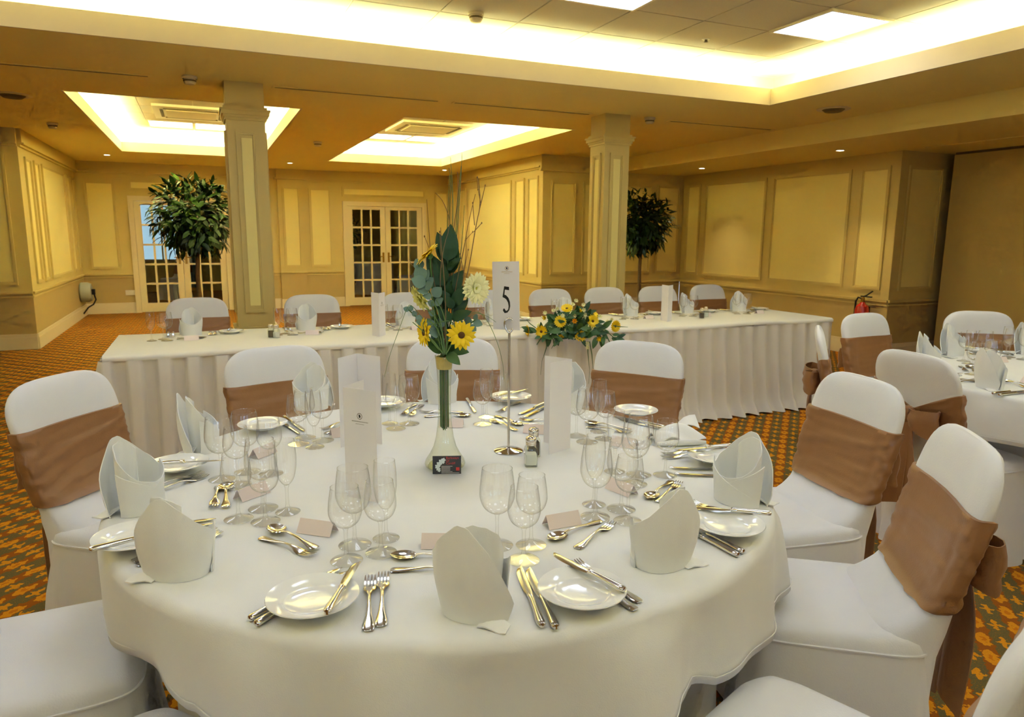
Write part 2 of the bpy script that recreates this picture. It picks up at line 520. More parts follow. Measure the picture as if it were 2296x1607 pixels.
def cassette(x0, x1, y0, y1, label):
    t = thing('air_conditioning_cassette', label, 'air conditioner', ((x0 + x1) / 2, (y0 + y1) / 2, ZU - .035))
    a, b = (x1 - x0) / 2, (y1 - y0) / 2
    part('fascia', MB().box(-a, a, -b, b, 0, .03), 'white_plastic', t, None)
    part('slot', MB().box(-a * .72, a * .72, b * .62, b * .72, -.006, 0).box(-a * .72, a * .72, -b * .72, -b * .62, -.006, 0).box(-a * .82, -a * .74, -b * .6, b * .6, -.006, 0).box(a * .74, a * .82, -b * .6, b * .6, -.006, 0), 'grille', t, None)
    part('grille', MB().box(-a * .66, a * .66, -b * .55, b * .55, -.012, 0), 'detector', t, None)


cassette(-.46, .42, 9.85, 10.9, 'square cassette air conditioner in the cove by the topiary')
cassette(2.6, 3.6, 9.7, 10.75, 'square cassette air conditioner in the cove with far doors below')


# ------------------------------------------------------------------ walls with mouldings
def frame_ring(mb, o, a, n, s0, s1, z0, z1, w, n0, n1):
    mb.obox(o, a, n, s0, s1, n0, n1, z1 - w, z1).obox(o, a, n, s0, s1, n0, n1, z0, z0 + w)
    mb.obox(o, a, n, s0, s0 + w, n0, n1, z0 + w, z1 - w).obox(o, a, n, s1 - w, s1, n0, n1, z0 + w, z1 - w)


def wall(name, p0, p1, n, zt=ZC, panels=(), holes=(), dado=True, cornice=True, skirt_gaps=()):
    """panelled wall from p0 to p1 (floor points), room side n; holes = (s0, s1, ztop)"""
    o = Vector((*p0, 0)); L_ = (Vector((*p1, 0)) - o).length; a = (Vector((*p1, 0)) - o).normalized(); n = Vector((*n, 0))
    zd = .69
    segs = []; s = 0
    for h in sorted(holes): segs.append((s, h[0], 0)); segs.append((h[0], h[1], h[2])); s = h[1]
    segs.append((s, L_, 0))
    mb = MB(); lo = MB(); sk = MB(); dr = MB()
    for s0, s1, zb in segs:
        if s1 - s0 < 1e-4: continue
        if zb == 0:
            mb.obox(o, a, n, s0, s1, -.1, 0, zd, zt)
            lo.obox(o, a, n, s0, s1, -.1, -.004, 0, zd)
            sk.obox(o, a, n, s0, s1, -.004, .018, 0, .15).obox(o, a, n, s0, s1, -.004, .012, .15, .19)
            dr.obox(o, a, n, s0, s1, 0, .022, zd, zd + .028).obox(o, a, n, s0, s1, -.004, .010, zd - .045, zd - .03)
        else:
            mb.obox(o, a, n, s0, s1, -.1, 0, zb, zt)
    r = struct(name, mb, 'wall_frame')
    part('dado_panel', lo, 'wall_dado', r, None)
    part('skirting_board', sk, 'trim', r, None)
    part('dado_rail', dr, 'wall_frame', r, None)
    if cornice:
        zc = zt - .16
        part('cornice', MB().obox(o, a, n, 0, L_, 0, .05, zc, zt).obox(o, a, n, 0, L_, 0, .07, zc - .02, zc).obox(o, a, n, 0, L_, .0, .03, zc - .045, zc - .02), 'wall_frame', r, None)
    for (s0, s1, z0, z1) in panels:
        part('panel', MB().obox(o, a, n, s0 + .03, s1 - .03, -.002, .004, z0 + .03, z1 - .03), 'wall_panel', r, None)
        fr = MB(); frame_ring(fr, o, a, n, s0, s1, z0, z1, .028, 0, .022); frame_ring(fr, o, a, n, s0 + .028, s1 - .028, z0 + .028, z1 - .028, .014, 0, .012)
        part('panel_moulding', fr, 'wall_frame', r, None)
    return r


D1, D2 = (-1.17, .49), (2.61, 4.33)
FP = lambda x0, x1, z0=.80, z1=2.33: (x0 - XL, x1 - XL, z0, z1)
wall('wall_far', (XL, YF), (XRET, YF), (0, -1),
     panels=[FP(-1.83, -1.36), FP(-1.14, .5, 2.185, 2.37), FP(.6, 1.22), FP(1.97, 2.39), FP(2.61, 4.33, 2.185, 2.37), FP(4.52, 4.83)],
     holes=[(D1[0] - XL, D1[1] - XL, 2.09), (D2[0] - XL, D2[1] - XL, 2.09)])
# pilaster between the doors
pil = MB().box(1.38, 1.87, YF - .07, YF, .69, ZC); pr = struct('wall_pilaster', pil, 'wall_frame')
part('dado_panel', MB().box(1.38, 1.87, YF - .066, YF, 0, .69), 'wall_dado', pr, None)
part('cornice', MB().box(1.36, 1.89, YF - .11, YF, 2.50, ZC).box(1.33, 1.92, YF - .135, YF, 2.47, 2.50), 'wall_frame', pr, None)
part('panel', MB().box(1.5, 1.75, YF - .076, YF - .07, .84, 2.3), 'wall_panel', pr, None)
fr = MB(); frame_ring(fr, (1.46, YF - .07, 0), (1, 0, 0), (0, -1, 0), 0, .33, .80, 2.34, .03, 0, .02); part('panel_moulding', fr, 'wall_frame', pr, None)
part('skirting_board', MB().box(1.37, 1.88, YF - .088, YF, 0, .18), 'trim', pr, None)
part('dado_rail', MB().box(1.37, 1.88, YF - .09, YF, .69, .72), 'wall_frame', pr, None)

wall('wall_left', (XL, YN + .002), (XL, YF), (1, 0), panels=[(.28, .62, .8, 2.36), (.80, 1.12, .8, 2.36), (1.30, 3.0, .8, 2.36), (3.2, 3.55, .8, 2.36), (3.7, 4.0, .8, 2.36)])
wall('wall_near_left', (XLEFT, YN), (XL - .002, YN), (0, -1), panels=[(.3, 1.5, .8, 2.36), (1.7, 2.9, .8, 2.36), (3.1, 3.4, .8, 2.36), (3.52, 3.90, .8, 2.36)])
wall('wall_return', (XRET, YB + .002), (XRET, YF), (-1, 0), panels=[(.14, .52, .8, 2.36), (.66, 1.04, .8, 2.36), (1.2, 3.3, .8, 2.36), (3.45, 3.85, .8, 2.36), (4.0, 4.4, .8, 2.36)])
wall('wall_alcove', (XRET + .002, YB), (XR, YB), (0, -1), zt=ZL, cornice=False, panels=[(.14, .58, .84, 2.28), (.70, 1.25, .84, 2.28), (1.4, 2.0, .84, 2.28), (2.1, 2.55, .84, 2.28)])
part('frieze', MB().box(XRET - .05, XBEAM, YB - .05, YB, 2.45, ZC), 'wall_frame', bpy.data.objects['wall_alcove'], None)
part('frieze_moulding', MB().box(XRET - .07, XBEAM, YB - .07, YB, 2.42, 2.45), 'wall_frame', bpy.data.objects['wall_alcove'], None)
wall('wall_right', (XR, YS + .002), (XR, YB), (-1, 0), zt=ZL, cornice=False, panels=[(.12, .53, .83, 2.29), (.67, 2.0, .83, 2.29), (2.13, 3.48, .83, 2.29), (3.6, 3.95, .83, 2.29)])
wall('wall_step', (XR + .002, YS), (9.5, YS), (0, -1), zt=ZL, cornice=False, panels=[(.13, .72, .83, 2.29)])
wall('wall_side', (XLEFT, YREAR), (XLEFT, YN), (1, 0), panels=[(.3 + i * 2.3, 2.3 + i * 2.3, .8, 2.36) for i in range(6)])
# sliding partition: plain leaves in line
pt = MB(); pw = 1.22; y = YS - .12
proot = None
proot = struct('wall_partition', MB().box(XP + .04, XP + .08, YREAR, YS - .16, .02, ZL - .03), 'partition')
while y > YREAR:
    part('partition_leaf', MB().box(XP, XP + .05, max(YREAR, y - pw + .006), y, .015, ZL - .03), 'partition', proot, None); y -= pw
part('partition_track', MB().box(XP + .02, XP + .05, YREAR, YS - .12, ZL - .029, ZL), 'grille', proot, None)
part('track_cover', MB().box(XP - .75, XP - .66, YREAR, YS - .3, ZL - .008, ZL), 'ceiling_paint', proot, None)
struct('wall_light_block', MB().box(XP + .5, XP + .6, YREAR, YS, 0, ZC), 'wall_dado')  # unseen wall added behind the partition to block outside light
# wall behind the photographer with three windows
holes = []
mb = MB(); s = XLEFT
for wx in WIN_X:
    mb.box(s, wx - 1, YREAR - .1, YREAR, 0, ZC).box(wx - 1, wx + 1, YREAR - .1, YREAR, 0, .65).box(wx - 1, wx + 1, YREAR - .1, YREAR, 2.45, ZC); s = wx + 1
mb.box(s, 9.5, YREAR - .1, YREAR, 0, ZC)
struct('wall_rear', mb, 'wall_frame')
for i, wx in enumerate(WIN_X):
    f = MB(); frame_ring(f, (wx - 1, YREAR, 0), (1, 0, 0), (0, 1, 0), 0, 2, .65, 2.45, .06, -.08, .02)
    f.box(wx - .02, wx + .02, YREAR - .06, YREAR - .02, .7, 2.4)
    w_ = struct('window_%d' % (i + 1), f, 'trim')
    part('pane', MB().box(wx - .95, wx + .95, YREAR - .052, YREAR - .046, .7, 2.4), 'door_glass', w_, None)


# ------------------------------------------------------------------ double doors with glazing bars
def double_door(num, x0, x1):
    y = YF; h = 2.09
    fr = MB().box(x0, x0 + .085, y - .03, y + .1, 0, h).box(x1 - .085, x1, y - .03, y + .1, 0, h).box(x0 + .085, x1 - .085, y - .03, y + .1, h - .085, h)
    fr.box(x0, x0 + .03, y - .045, y - .03, 0, h).box(x1 - .03, x1, y - .045, y - .03, 0, h).box(x0 + .03, x1 - .03, y - .045, y - .03, h - .03, h)
    r = struct('door_%d' % num, fr, 'door_paint')
    xm = (x0 + x1) / 2; z0, z1 = .17, 1.935
    for (a, b, hs) in ((x0 + .088, xm - .003, 1), (xm + .003, x1 - .088, -1)):
        st = .105; m_ = MB(); ya, yb = y + .0, y + .04
        m_.box(a, a + st, ya, yb, .008, h - .09).box(b - st, b, ya, yb, .008, h - .09)
        m_.box(a + st, b - st, ya, yb, .008, z0).box(a + st, b - st, ya, yb, z1, h - .09)
        wx = (b - a - 2 * st); cw = wx / 3; ch = (z1 - z0) / 5
        for i in (1, 2): m_.box(a + st + cw * i - .017, a + st + cw * i + .017, ya + .005, yb - .005, z0, z1)
        for j in range(1, 5):
            for i in range(3):
                m_.box(a + st + cw * i + (.013 if i else 0), a + st + cw * (i + 1) - (.013 if i < 2 else 0), ya + .005, yb - .005, z0 + ch * j - .017, z0 + ch * j + .017)
        lf = part('leaf', m_, 'door_paint', r, None)
        pm = MB().box(-cw / 2 + .01, cw / 2 - .01, -.003, .003, -ch / 2 + .01, ch / 2 - .01).mesh('pane', 'door_glass', None)
        for i in range(3):
            for j in range(5):
                o = link('pane', pm, lf); o.location = (a + st + cw * (i + .5), y + .02, z0 + ch * (j + .5))
        hx = b - st / 2 if hs > 0 else a + st / 2
        part('handle', MB().box(hx - .02, hx + .02, ya - .008, ya, .88, 1.08).tube([(hx, ya - .008, 1.0), (hx, ya - .045, 1.0), (hx - hs * .09, ya - .05, 1.0)], .009, 8), 'brass', lf)


double_door(1, *D1); double_door(2, *D2)
# the rooms seen through the panes
bw = MB().box(XLEFT, 9.5, 19.6, 19.7, 0, 3.0); struct('wall_beyond', bw, 'wall_panel')
struct('wall_beyond_left', MB().box(-3.2, -3.1, YF + .1, 19.6, 0, 3.), 'wall_frame')
struct('wall_beyond_middle', MB().box(1.3, 1.4, YF + .1, 19.6, 0, 3.), 'wall_frame')
struct('wall_beyond_right', MB().box(5.4, 5.5, YF + .1, 19.6, 0, 3.), 'wall_panel')
struct('ceiling_beyond', MB().box(-3.2, 5.5, YF + .1, 19.7, 2.75, 2.8), 'ceiling_paint')
wn = struct('window_4', MB().box(-1.45, -.35, 19.5, 19.6, .75, .8).box(-1.45, -.35, 19.5, 19.6, 2.3, 2.36).box(-1.45, -1.4, 19.5, 19.6, .8, 2.3).box(-.4, -.35, 19.5, 19.6, .8, 2.3).box(-.92, -.88, 19.52, 19.58, .8, 2.3), 'trim')
part('pane', MB().box(-1.4, -.4, 19.55, 19.56, .8, 2.3), 'sky_glow', wn, None)
for sx, lab in ((-1, 'pale blue curtain hanging beside the far window, at the wall corner side'), (1, 'pale blue curtain hanging beside the far window, at the partition side')):
    g = [[(-.9 + sx * (.50 + .35 * j / 20), 19.42 + .03 * math.sin(j * 1.9), z) for j in range(21)] for z in (.1, .9, 1.7, 2.5)]
    solo('curtain', MB().sheet(g, .01), 'curtain', lab, 'curtain', smooth=80)


# ------------------------------------------------------------------ columns
def column(x0, x1, y0, name):
    w = x1 - x0; y1 = y0 + w
    r = struct(name, MB().box(x0, x1, y0, y1, .0, ZC), 'wall_frame')
    e = .02
    part('plinth', MB().box(x0 - e, x1 + e, y0 - e, y1 + e, 0, .60), 'wall_frame', r, None)
    part('plinth_moulding', MB().box(x0 - .035, x1 + .035, y0 - .035, y1 + .035, .60, .625).box(x0 - .03, x1 + .03, y0 - .03, y1 + .03, .645, .66).box(x0 - .02, x1 + .02, y0 - .02, y1 + .02, .625, .645), 'wall_frame', r, None)
    cap = MB()
    for (ee, a, b) in ((.012, 2.36, 2.38), (.022, 2.38, 2.40), (.035, 2.40, 2.43), (.045, 2.43, 2.445), (.02, 2.445, 2.465)):
        cap.box(x0 - ee, x1 + ee, y0 - ee, y1 + ee, a, b)
    part('capital', cap, 'wall_frame', r, None)
    for (o, a, n) in (((x0, y0, 0), (1, 0, 0), (0, -1, 0)), ((x0, y1, 0), (0, -1, 0), (-1, 0, 0)), ((x1, y0, 0), (0, 1, 0), (1, 0, 0))):
        part('panel', MB().obox(o, a, n, w * .36, w * .64, 0, .004, .84, 2.22), 'wall_panel', r, None)
        f = MB(); frame_ring(f, o, a, n, w * .22, w * .78, .78, 2.28, .022, 0, .016); frame_ring(f, o, a, n, w * .22 + .022, w * .78 - .022, .802, 2.258, .012, 0, .008)
        part('panel_moulding', f, 'wall_frame', r, None)


column(.24, .54, 6.4, 'wall_column_1'); column(3.78, 4.07, 6.38, 'wall_column_2')


# ------------------------------------------------------------------ ceiling fittings
def slot(x0, x1, y=6.5):
    t = thing('linear_slot_diffuser', 'long narrow slot diffuser in line on the ceiling in front of the columns', 'air vent', ((x0 + x1) / 2, y, ZC), 0, 'slot diffusers'); a = (x1 - x0) / 2
    part('frame', MB().box(-a, a, -.04, -.022, -.006, 0).box(-a, a, .022, .04, -.006, 0).box(-a, -a + .02, -.022, .022, -.006, 0).box(a - .02, a, -.022, .022, -.006, 0), 'ceiling_paint', t, None)
    for sy in (-.013, .013): part('louvre', MB().box(-a + .02, a - .02, sy - .009, sy + .009, -.004, -.001), 'grille', t, None)


for a, b in ((-1.9, -.29), (.62, 2.09), (2.21, 3.68), (4.62, 6.05)): slot(a, b)


def detector(loc, label):
    t = thing('smoke_detector', label, 'smoke detector', loc)
    part('base', MB().lathe([(0, 0), (.055, 0), (.058, -.012), (.054, -.022)], 20), 'detector', t)
    part('sensor', MB().lathe([(.046, -.022), (.046, -.045), (.036, -.062), (.0, -.066)], 20), 'detector', t)
    part('vents', MB().lathe([(.0465, -.03), (.0475, -.033), (.0475, -.04), (.0465, -.043)], 20), 'grille', t)


detector((1.86, 4.95, ZU), 'smoke detector on the ceiling tiles of the large cove')
detector((-.01, 6.36, ZC), 'smoke detector on the ceiling between slot vent and panelled column by the topiary')
detector((-1.47, 9.7, ZC), 'smoke detector on the ceiling near the cream panelled side wall')
detector((1.5, 10.0, ZC), 'smoke detector on the ceiling strip between the two small coves')
detector((4.33, 6.42, ZC), 'smoke detector on the ceiling beside the column with fir-green topiary behind')


def diffuser(loc, label):
    t = thing('round_air_diffuser', label, 'air vent', loc)
    part('rim', MB().lathe([(0, 0), (.15, 0), (.152, -.006), (.13, -.014), (.1, -.008)], 28), 'detector', t)
    part('cone', MB().lathe([(.105, -.006), (.075, -.03), (.0, -.034)], 28), 'grille', t)


diffuser((-1.48, 7.89, ZC), 'round air diffuser on the ceiling beside the cove with topiary below')
diffuser((5.6, 5.23, ZC), 'round air diffuser on the ceiling between large cove and bulkhead')


def downlight(loc, label, group=None):
    t = thing('downlight', label, 'light', loc, 0, group)
    part('bezel', MB().lathe([(.0, 0), (.055, 0), (.06, -.004), (.045, -.007), (.042, -.004)], 20), 'white_plastic', t)
    part('lamp', MB().lathe([(.042, -.004), (.03, -.006), (.0, -.006)], 20), 'downlight_glow', t)
    l = bpy.data.lights.new('downlight_beam', 'SPOT'); l.energy = 38; l.color = (1., .80, .48); l.spot_size = 1.5; l.spot_blend = .8; l.shadow_soft_size = .04
    lo = bpy.data.objects.new('downlight_beam', l); C.objects.link(lo); lo.parent = t; lo.location = (0, 0, -.03)


downlight((-1.3, 13.2, ZC), 'small downlight in the ceiling before the far wall, beside cream side wall')
downlight((1.49, 13.16, ZC), 'small downlight in the ceiling before the pilaster of the far wall')
downlight((4.31, 13.17, ZC), 'small downlight in the ceiling before the far wall, beside return wall')
downlight((6.85, 8.75, ZL), 'small downlight under the low ceiling above the alcove corner')
downlight((6.85, 6.25, ZL), 'small downlight under the low ceiling near the folding partition')
sp = thing('sprinkler_head', 'small round sprinkler head on a tile of the large cove', 'sprinkler', (3.74, 4.81, ZU))
part('rose', MB().lathe([(0, 0), (.035, 0), (.03, -.006), (.012, -.008)], 16), 'white_plastic', sp)
part('bulb', MB().lathe([(.012, -.008), (.012, -.02), (.018, -.024), (0, -.026)], 12), 'grille', sp)

# ------------------------------------------------------------------ wall fittings
t = thing('fire_extinguisher', 'red fire extinguisher hung low on the panelled side wall', 'fire extinguisher', (XR - .1, 6.2, .22))
part('cylinder', MB().lathe([(0, 0), (.075, 0), (.082, .02), (.082, .36), (.07, .41), (.035, .44), (.02, .46), (.02, .49)], 24, cap1=True), 'red_metal', t)
part('valve', MB().lathe([(.022, .46), (.022, .51), (.012, .52), (0, .52)], 12), 'brass', t)
part('handle', MB().box(-.012, .012, -.12, .03, .52, .535).tube([(0, .02, .515), (0, -.05, .545), (0, -.13, .60)], .009, 6), 'black_plastic', t)
part('hose', MB().tube([(0, .02, .50), (0, .07, .51), (0, .10, .46), (0, .105, .35), (0, .1, .15)], .011, 8), 'black_plastic', t)
part('bracket', MB().box(.07, .1, -.03, .03, .3, .4), 'black_plastic', t, None)
part('label_plate', MB().lathe([(.083, .15), (.083, .30)], 24), 'card_white', t, label='pale instruction band')
t = thing('socket_box', 'grey round fan box with cable in the corner by skirting', 'box', (XL + .12, YF - .5, .26))
part('body', MB().loft([[(x, .17 * math.cos(a) * k, .17 + .17 * math.sin(a) * k) for a in [2 * PI * i / 20 for i in range(20)]] for x, k in ((-.12, .9), (-.1, 1.), (0, 1.), (.05, .85))]), 'grey_plastic', t)
part('plug', MB().box(.05, .1, -.04, .03, .13, .22), 'black_plastic', t, None)
part('cable', MB().tube([(.08, 0, .13), (.1, 0, .04), (.06, -.02, -.04), (-.02, -.02, -.09), (-.1, -.02, -.2)], .012, 6), 'black_plastic', t)
t = thing('wall_socket', 'pale double socket plate above the skirting beside far doors', 'socket', (-1.25, YF, .37))
part('plate', MB().box(-.075, .075, -.012, 0, -.045, .045), 'white_plastic', t, None)
for sx in (-.04, .04): part('switch', MB().box(sx - .01, sx + .01, -.016, -.012, 0, .02), 'white_plastic', t, None)


# ================================================================== CHAIRS
def sgnpow(c, e): return math.copysign(abs(c) ** e, c)


def back_y(z): return -.205 - .21 * max(0., z - .40) - .05 * max(0., z - .8)


ZTOP = .95


def back_w(z):
    if z < .45: w = .235 - .03 * z / .45
    else: w = .205 + .02 * min(1., (z - .45) / .35)
    if z > .80:
        k = min(1., (z - .80) / (ZTOP - .80)); w *= max(0.0, 1 - k ** 2.5) ** (1 / 4.2)
    return w


def back_ring(z, off=0., n=44, wr=None, gather=False):
    w = back_w(z) + off; tb = .030 + off; tf = .030 + off + (.13 * math.exp(-(z - .46) / .055) if z >= .46 else (.13 if z > .40 else .02))
    if z > .80:
        k = min(1., (z - .80) / (ZTOP - .80)); q = max(.05, (1 - k ** 4)) ** .5; tb *= q; tf *= q
    y0 = back_y(z); out = []
    for i in range(n):
        a = 2 * PI * i / n; c, s = math.cos(a), math.sin(a)
        x = w * sgnpow(c, .42); y = (tf if s > 0 else tb) * sgnpow(s, .62)
        if s > 0: y -= .020 * (1 - min(1, (x / max(w, 1e-3)) ** 2)) * (min(1., max(0., (ZTOP - z) / .15)) if z > .55 else 0)      # a slightly hollow front
        zz = z
        if wr is not None:
            d = wr(x, z, s); x += d * c; y += d * (1 if s > 0 else -1) * abs(s)
        if gather and s < -.05:
            g = (1 - min(1., abs(x) / w)) ** 1.1 * .8
            zz = z + (.665 - z) * g; y = y + (back_y(zz) - back_y(z))
        out.append((x, y0 + y, zz))
    return out


def make_chair():
    t = thing('banquet_chair', '', 'chair')
    zs = [0, .08, .2, .32, .42, .46, .49, .52, .56, .60, .65, .70, .75, .80] + [.80 + .15 * math.sin(PI / 2 * k / 12) for k in range(1, 12)] + [.9493, .9499]
    wrk = lambda x, z, s: 0. if z > .93 else .006 * noise.noise(Vector((x * 9, z * 6, s * 2 + 5))) + .0035 * noise.noise(Vector((x * 26, z * 5, s * 3))) + .012 * (1 - min(1., z / .45)) * math.sin(x * 42 + 1) - .004 * math.exp(-((z - .535) / .03) ** 2) * (1 + math.sin(x * 70))
    part('back_cover', MB().loft([back_ring(z, wr=wrk) for z in zs]), 'chair_cloth', t, 60)
    # seat and skirt
    rings = []
    for z, h, ex in ((0, .252, 5), (.06, .250, 5), (.15, .244, 5), (.25, .237, 6), (.34, .231, 6), (.41, .227, 6), (.435, .226, 6), (.452, .222, 6), (.464, .212, 5.5), (.470, .195, 5), (.474, .15, 4), (.477, .08, 3)):
        r = []
        for i in range(72):
            a = 2 * PI * i / 72; c, s_ = math.cos(a), math.sin(a)
            fold = (1 - min(1., z / .42)) ** 1.1 * .017 * (math.sin(7 * a + .7) + .7 * math.sin(13 * a) + .4 * math.sin(19 * a + 2)) if z < .42 else .004 * noise.noise(Vector((math.cos(a) * 3, math.sin(a) * 3, z * 20)))
            corner = (1 - min(1., z / .42)) * .022 * abs(math.sin(2 * a)) ** 6 if z < .42 else 0
            r.append(((h + fold + corner) * sgnpow(c, 2 / ex), (h + fold + corner) * sgnpow(s_, 2 / ex), z))
        rings.append(r)
    part('seat_cover', MB().loft(rings), 'chair_cloth', t, 60)
    seam = [((.2275) * sgnpow(math.cos(a), 2 / 6), (.2275) * sgnpow(math.sin(a), 2 / 6), .428) for a in [2 * PI * i / 64 for i in range(65)]]
    part('seat_piping', MB().tube(seam, .0035, 5, False), 'chair_cloth', t)
    # sash wrapped round the back, gathered to a knot behind
    wrs = lambda x, z, s: max(-.004, wrk(x, z, s)) + .006 * noise.noise(Vector((x * 3.2 + 3, z * 34 + x * 5, s * 1.5))) + .005 * noise.noise(Vector((x * 9, z * 52, s * 3 + 9))) * min(1., abs(x) / .16) ** 2 + .003 * noise.noise(Vector((x * 8, z * 80, 4)))
    zz = [.545, .546] + [.546 + .25 * k / 26 for k in range(1, 26)] + [.797, .798]
    rg = []
    for i, z in enumerate(zz):
        rg.append(back_ring(z, .001 if i in (0, len(zz) - 1) else .0095, n=72, wr=wrs if 1 < i < len(zz) - 2 else wrk, gather=True))
    part('sash', MB().loft(rg, False, False), 'satin', t, 70)
    yk = back_y(.665) - .055
    kn = [[(.030 * r * math.cos(a), yk - .012 + .026 * r * math.sin(a), z) for a in [2 * PI * i / 14 for i in range(14)]] for z, r in ((.632, .5), (.640, .9), (.655, 1.08), (.668, 1.), (.682, 1.1), (.697, .9), (.704, .5))]
    part('knot', MB().loft(kn), 'satin', t)
    for sx in (-1, 1):
        g = []
        for i in range(15):       # a closed loop of ribbon seen as a fat teardrop
            a = 2 * PI * i / 14; rx = .082 * (1 - math.cos(a)); fl_ = math.sin(a) * .048 * math.sin(min(PI, a if a < PI else 2 * PI - a)) ** .5
            cx, cy2 = sx * (.012 + rx), yk - .012 + fl_ - .018 * (1 - math.cos(a)) / 2
            hw = .032 + .034 * (1 - math.cos(a)) / 2
            g.append([(cx, cy2 + .006 * math.sin(4 * k + a), .668 - .018 * (1 - math.cos(a)) / 2 + hw * k) for k in (-1, -.5, 0, .5, 1)])
        part('bow_loop', MB().sheet(g, .003), 'satin', t, 70)
        g = []
        for i in range(13):
            q = i / 12; z = .655 - q * (.47 if sx > 0 else .43); hw = .020 + .045 * min(1, q * 2.2)
            cx = sx * (.012 + .045 * q); cy2 = yk - .02 - .012 * math.sin(q * 4) + .01 * q
            g.append([(cx + hw * k, cy2 + .012 * math.sin(k * 2.4 + q * 2 + sx) * min(1, q * 3), z - .02 * k * q * sx) for k in (-1, -.66, -.33, 0, .33, .66, 1)])
        part('bow_tail', MB().sheet(g, .003), 'satin', t, 70)
    return t


chair0 = make_chair()
T1 = Vector((.635, 1.91, 0)); RT = .905; ZT = .762


def chair_at(centre, ang, rtop, label, group, turn=0.):
    a = math.radians(ang); out = Vector((math.cos(a), math.sin(a), 0))
    p = centre + out * (rtop - .325)
    return first_or_dup(chair0, p, a + PI / 2 + math.radians(turn), label, group)


LB = 'white covered chair with brown sash '
GR1 = 'chairs round the table with number 5'
for ang, rt, lab, turn in ((138, 1.50, 'at number 5 table, facing the folded menu cards', 6), (105, 1.43, 'at number 5 table, backing onto pleated skirt', 0), (71, 1.44, 'at number 5 table, behind the gerbera vase', 0),
                     (36, 1.58, 'at number 5 table, before the trailing flower sprays', 0), (358, 1.57, 'at number 5 table, beside the collapsed napkin', -8), (328, 1.40, 'at number 5 table, long bow tails showing', -4),
                     (290, 1.44, 'at number 5 table, beside the bow-tailed chair', 0), (254, 1.55, 'at number 5 table, facing the florist card', 0),
                     (219, 1.37, 'at number 5 table, seat corner under cloth hem', 0), (183, 1.38, 'at number 5 table, broad seat under the cloth', 0)):
    chair_at(T1, ang, rt, LB + lab, GR1, turn)
T2 = Vector((4.13, 2.0, 0))
for ang, rt, lab in ((92, 1.41, 'at second round table, below the fire extinguisher'), (134, 1.34, 'at second round table, by the head table end'), (174, 1.25, 'at second round table, big bow facing number 5'), (55, 1.50, 'at second round table, before the folding partition'),
                     (18, 1.4, 'at the second round table, far side'), (215, 1.42, 'at the second round table, near the number 5 chairs')):
    if ang in (18, 215): continue
    chair_at(T2, ang, rt, LB + lab, 'chairs round the second table')

ORD = ('first', 'second', 'third', 'fourth', 'fifth', 'sixth', 'seventh', 'eighth')
HX = [-.07, .80, 1.62, 2.40, 3.02, 3.63, 4.23, 4.9]
for i, x in enumerate(HX):
    first_or_dup(chair0, Vector((x, 5.72 + (.03 if i % 2 else 0), 0)), PI + random.uniform(-.06, .06), LB + 'behind the head table, %s from glazed door side' % ORD[i], 'chairs behind the head table')


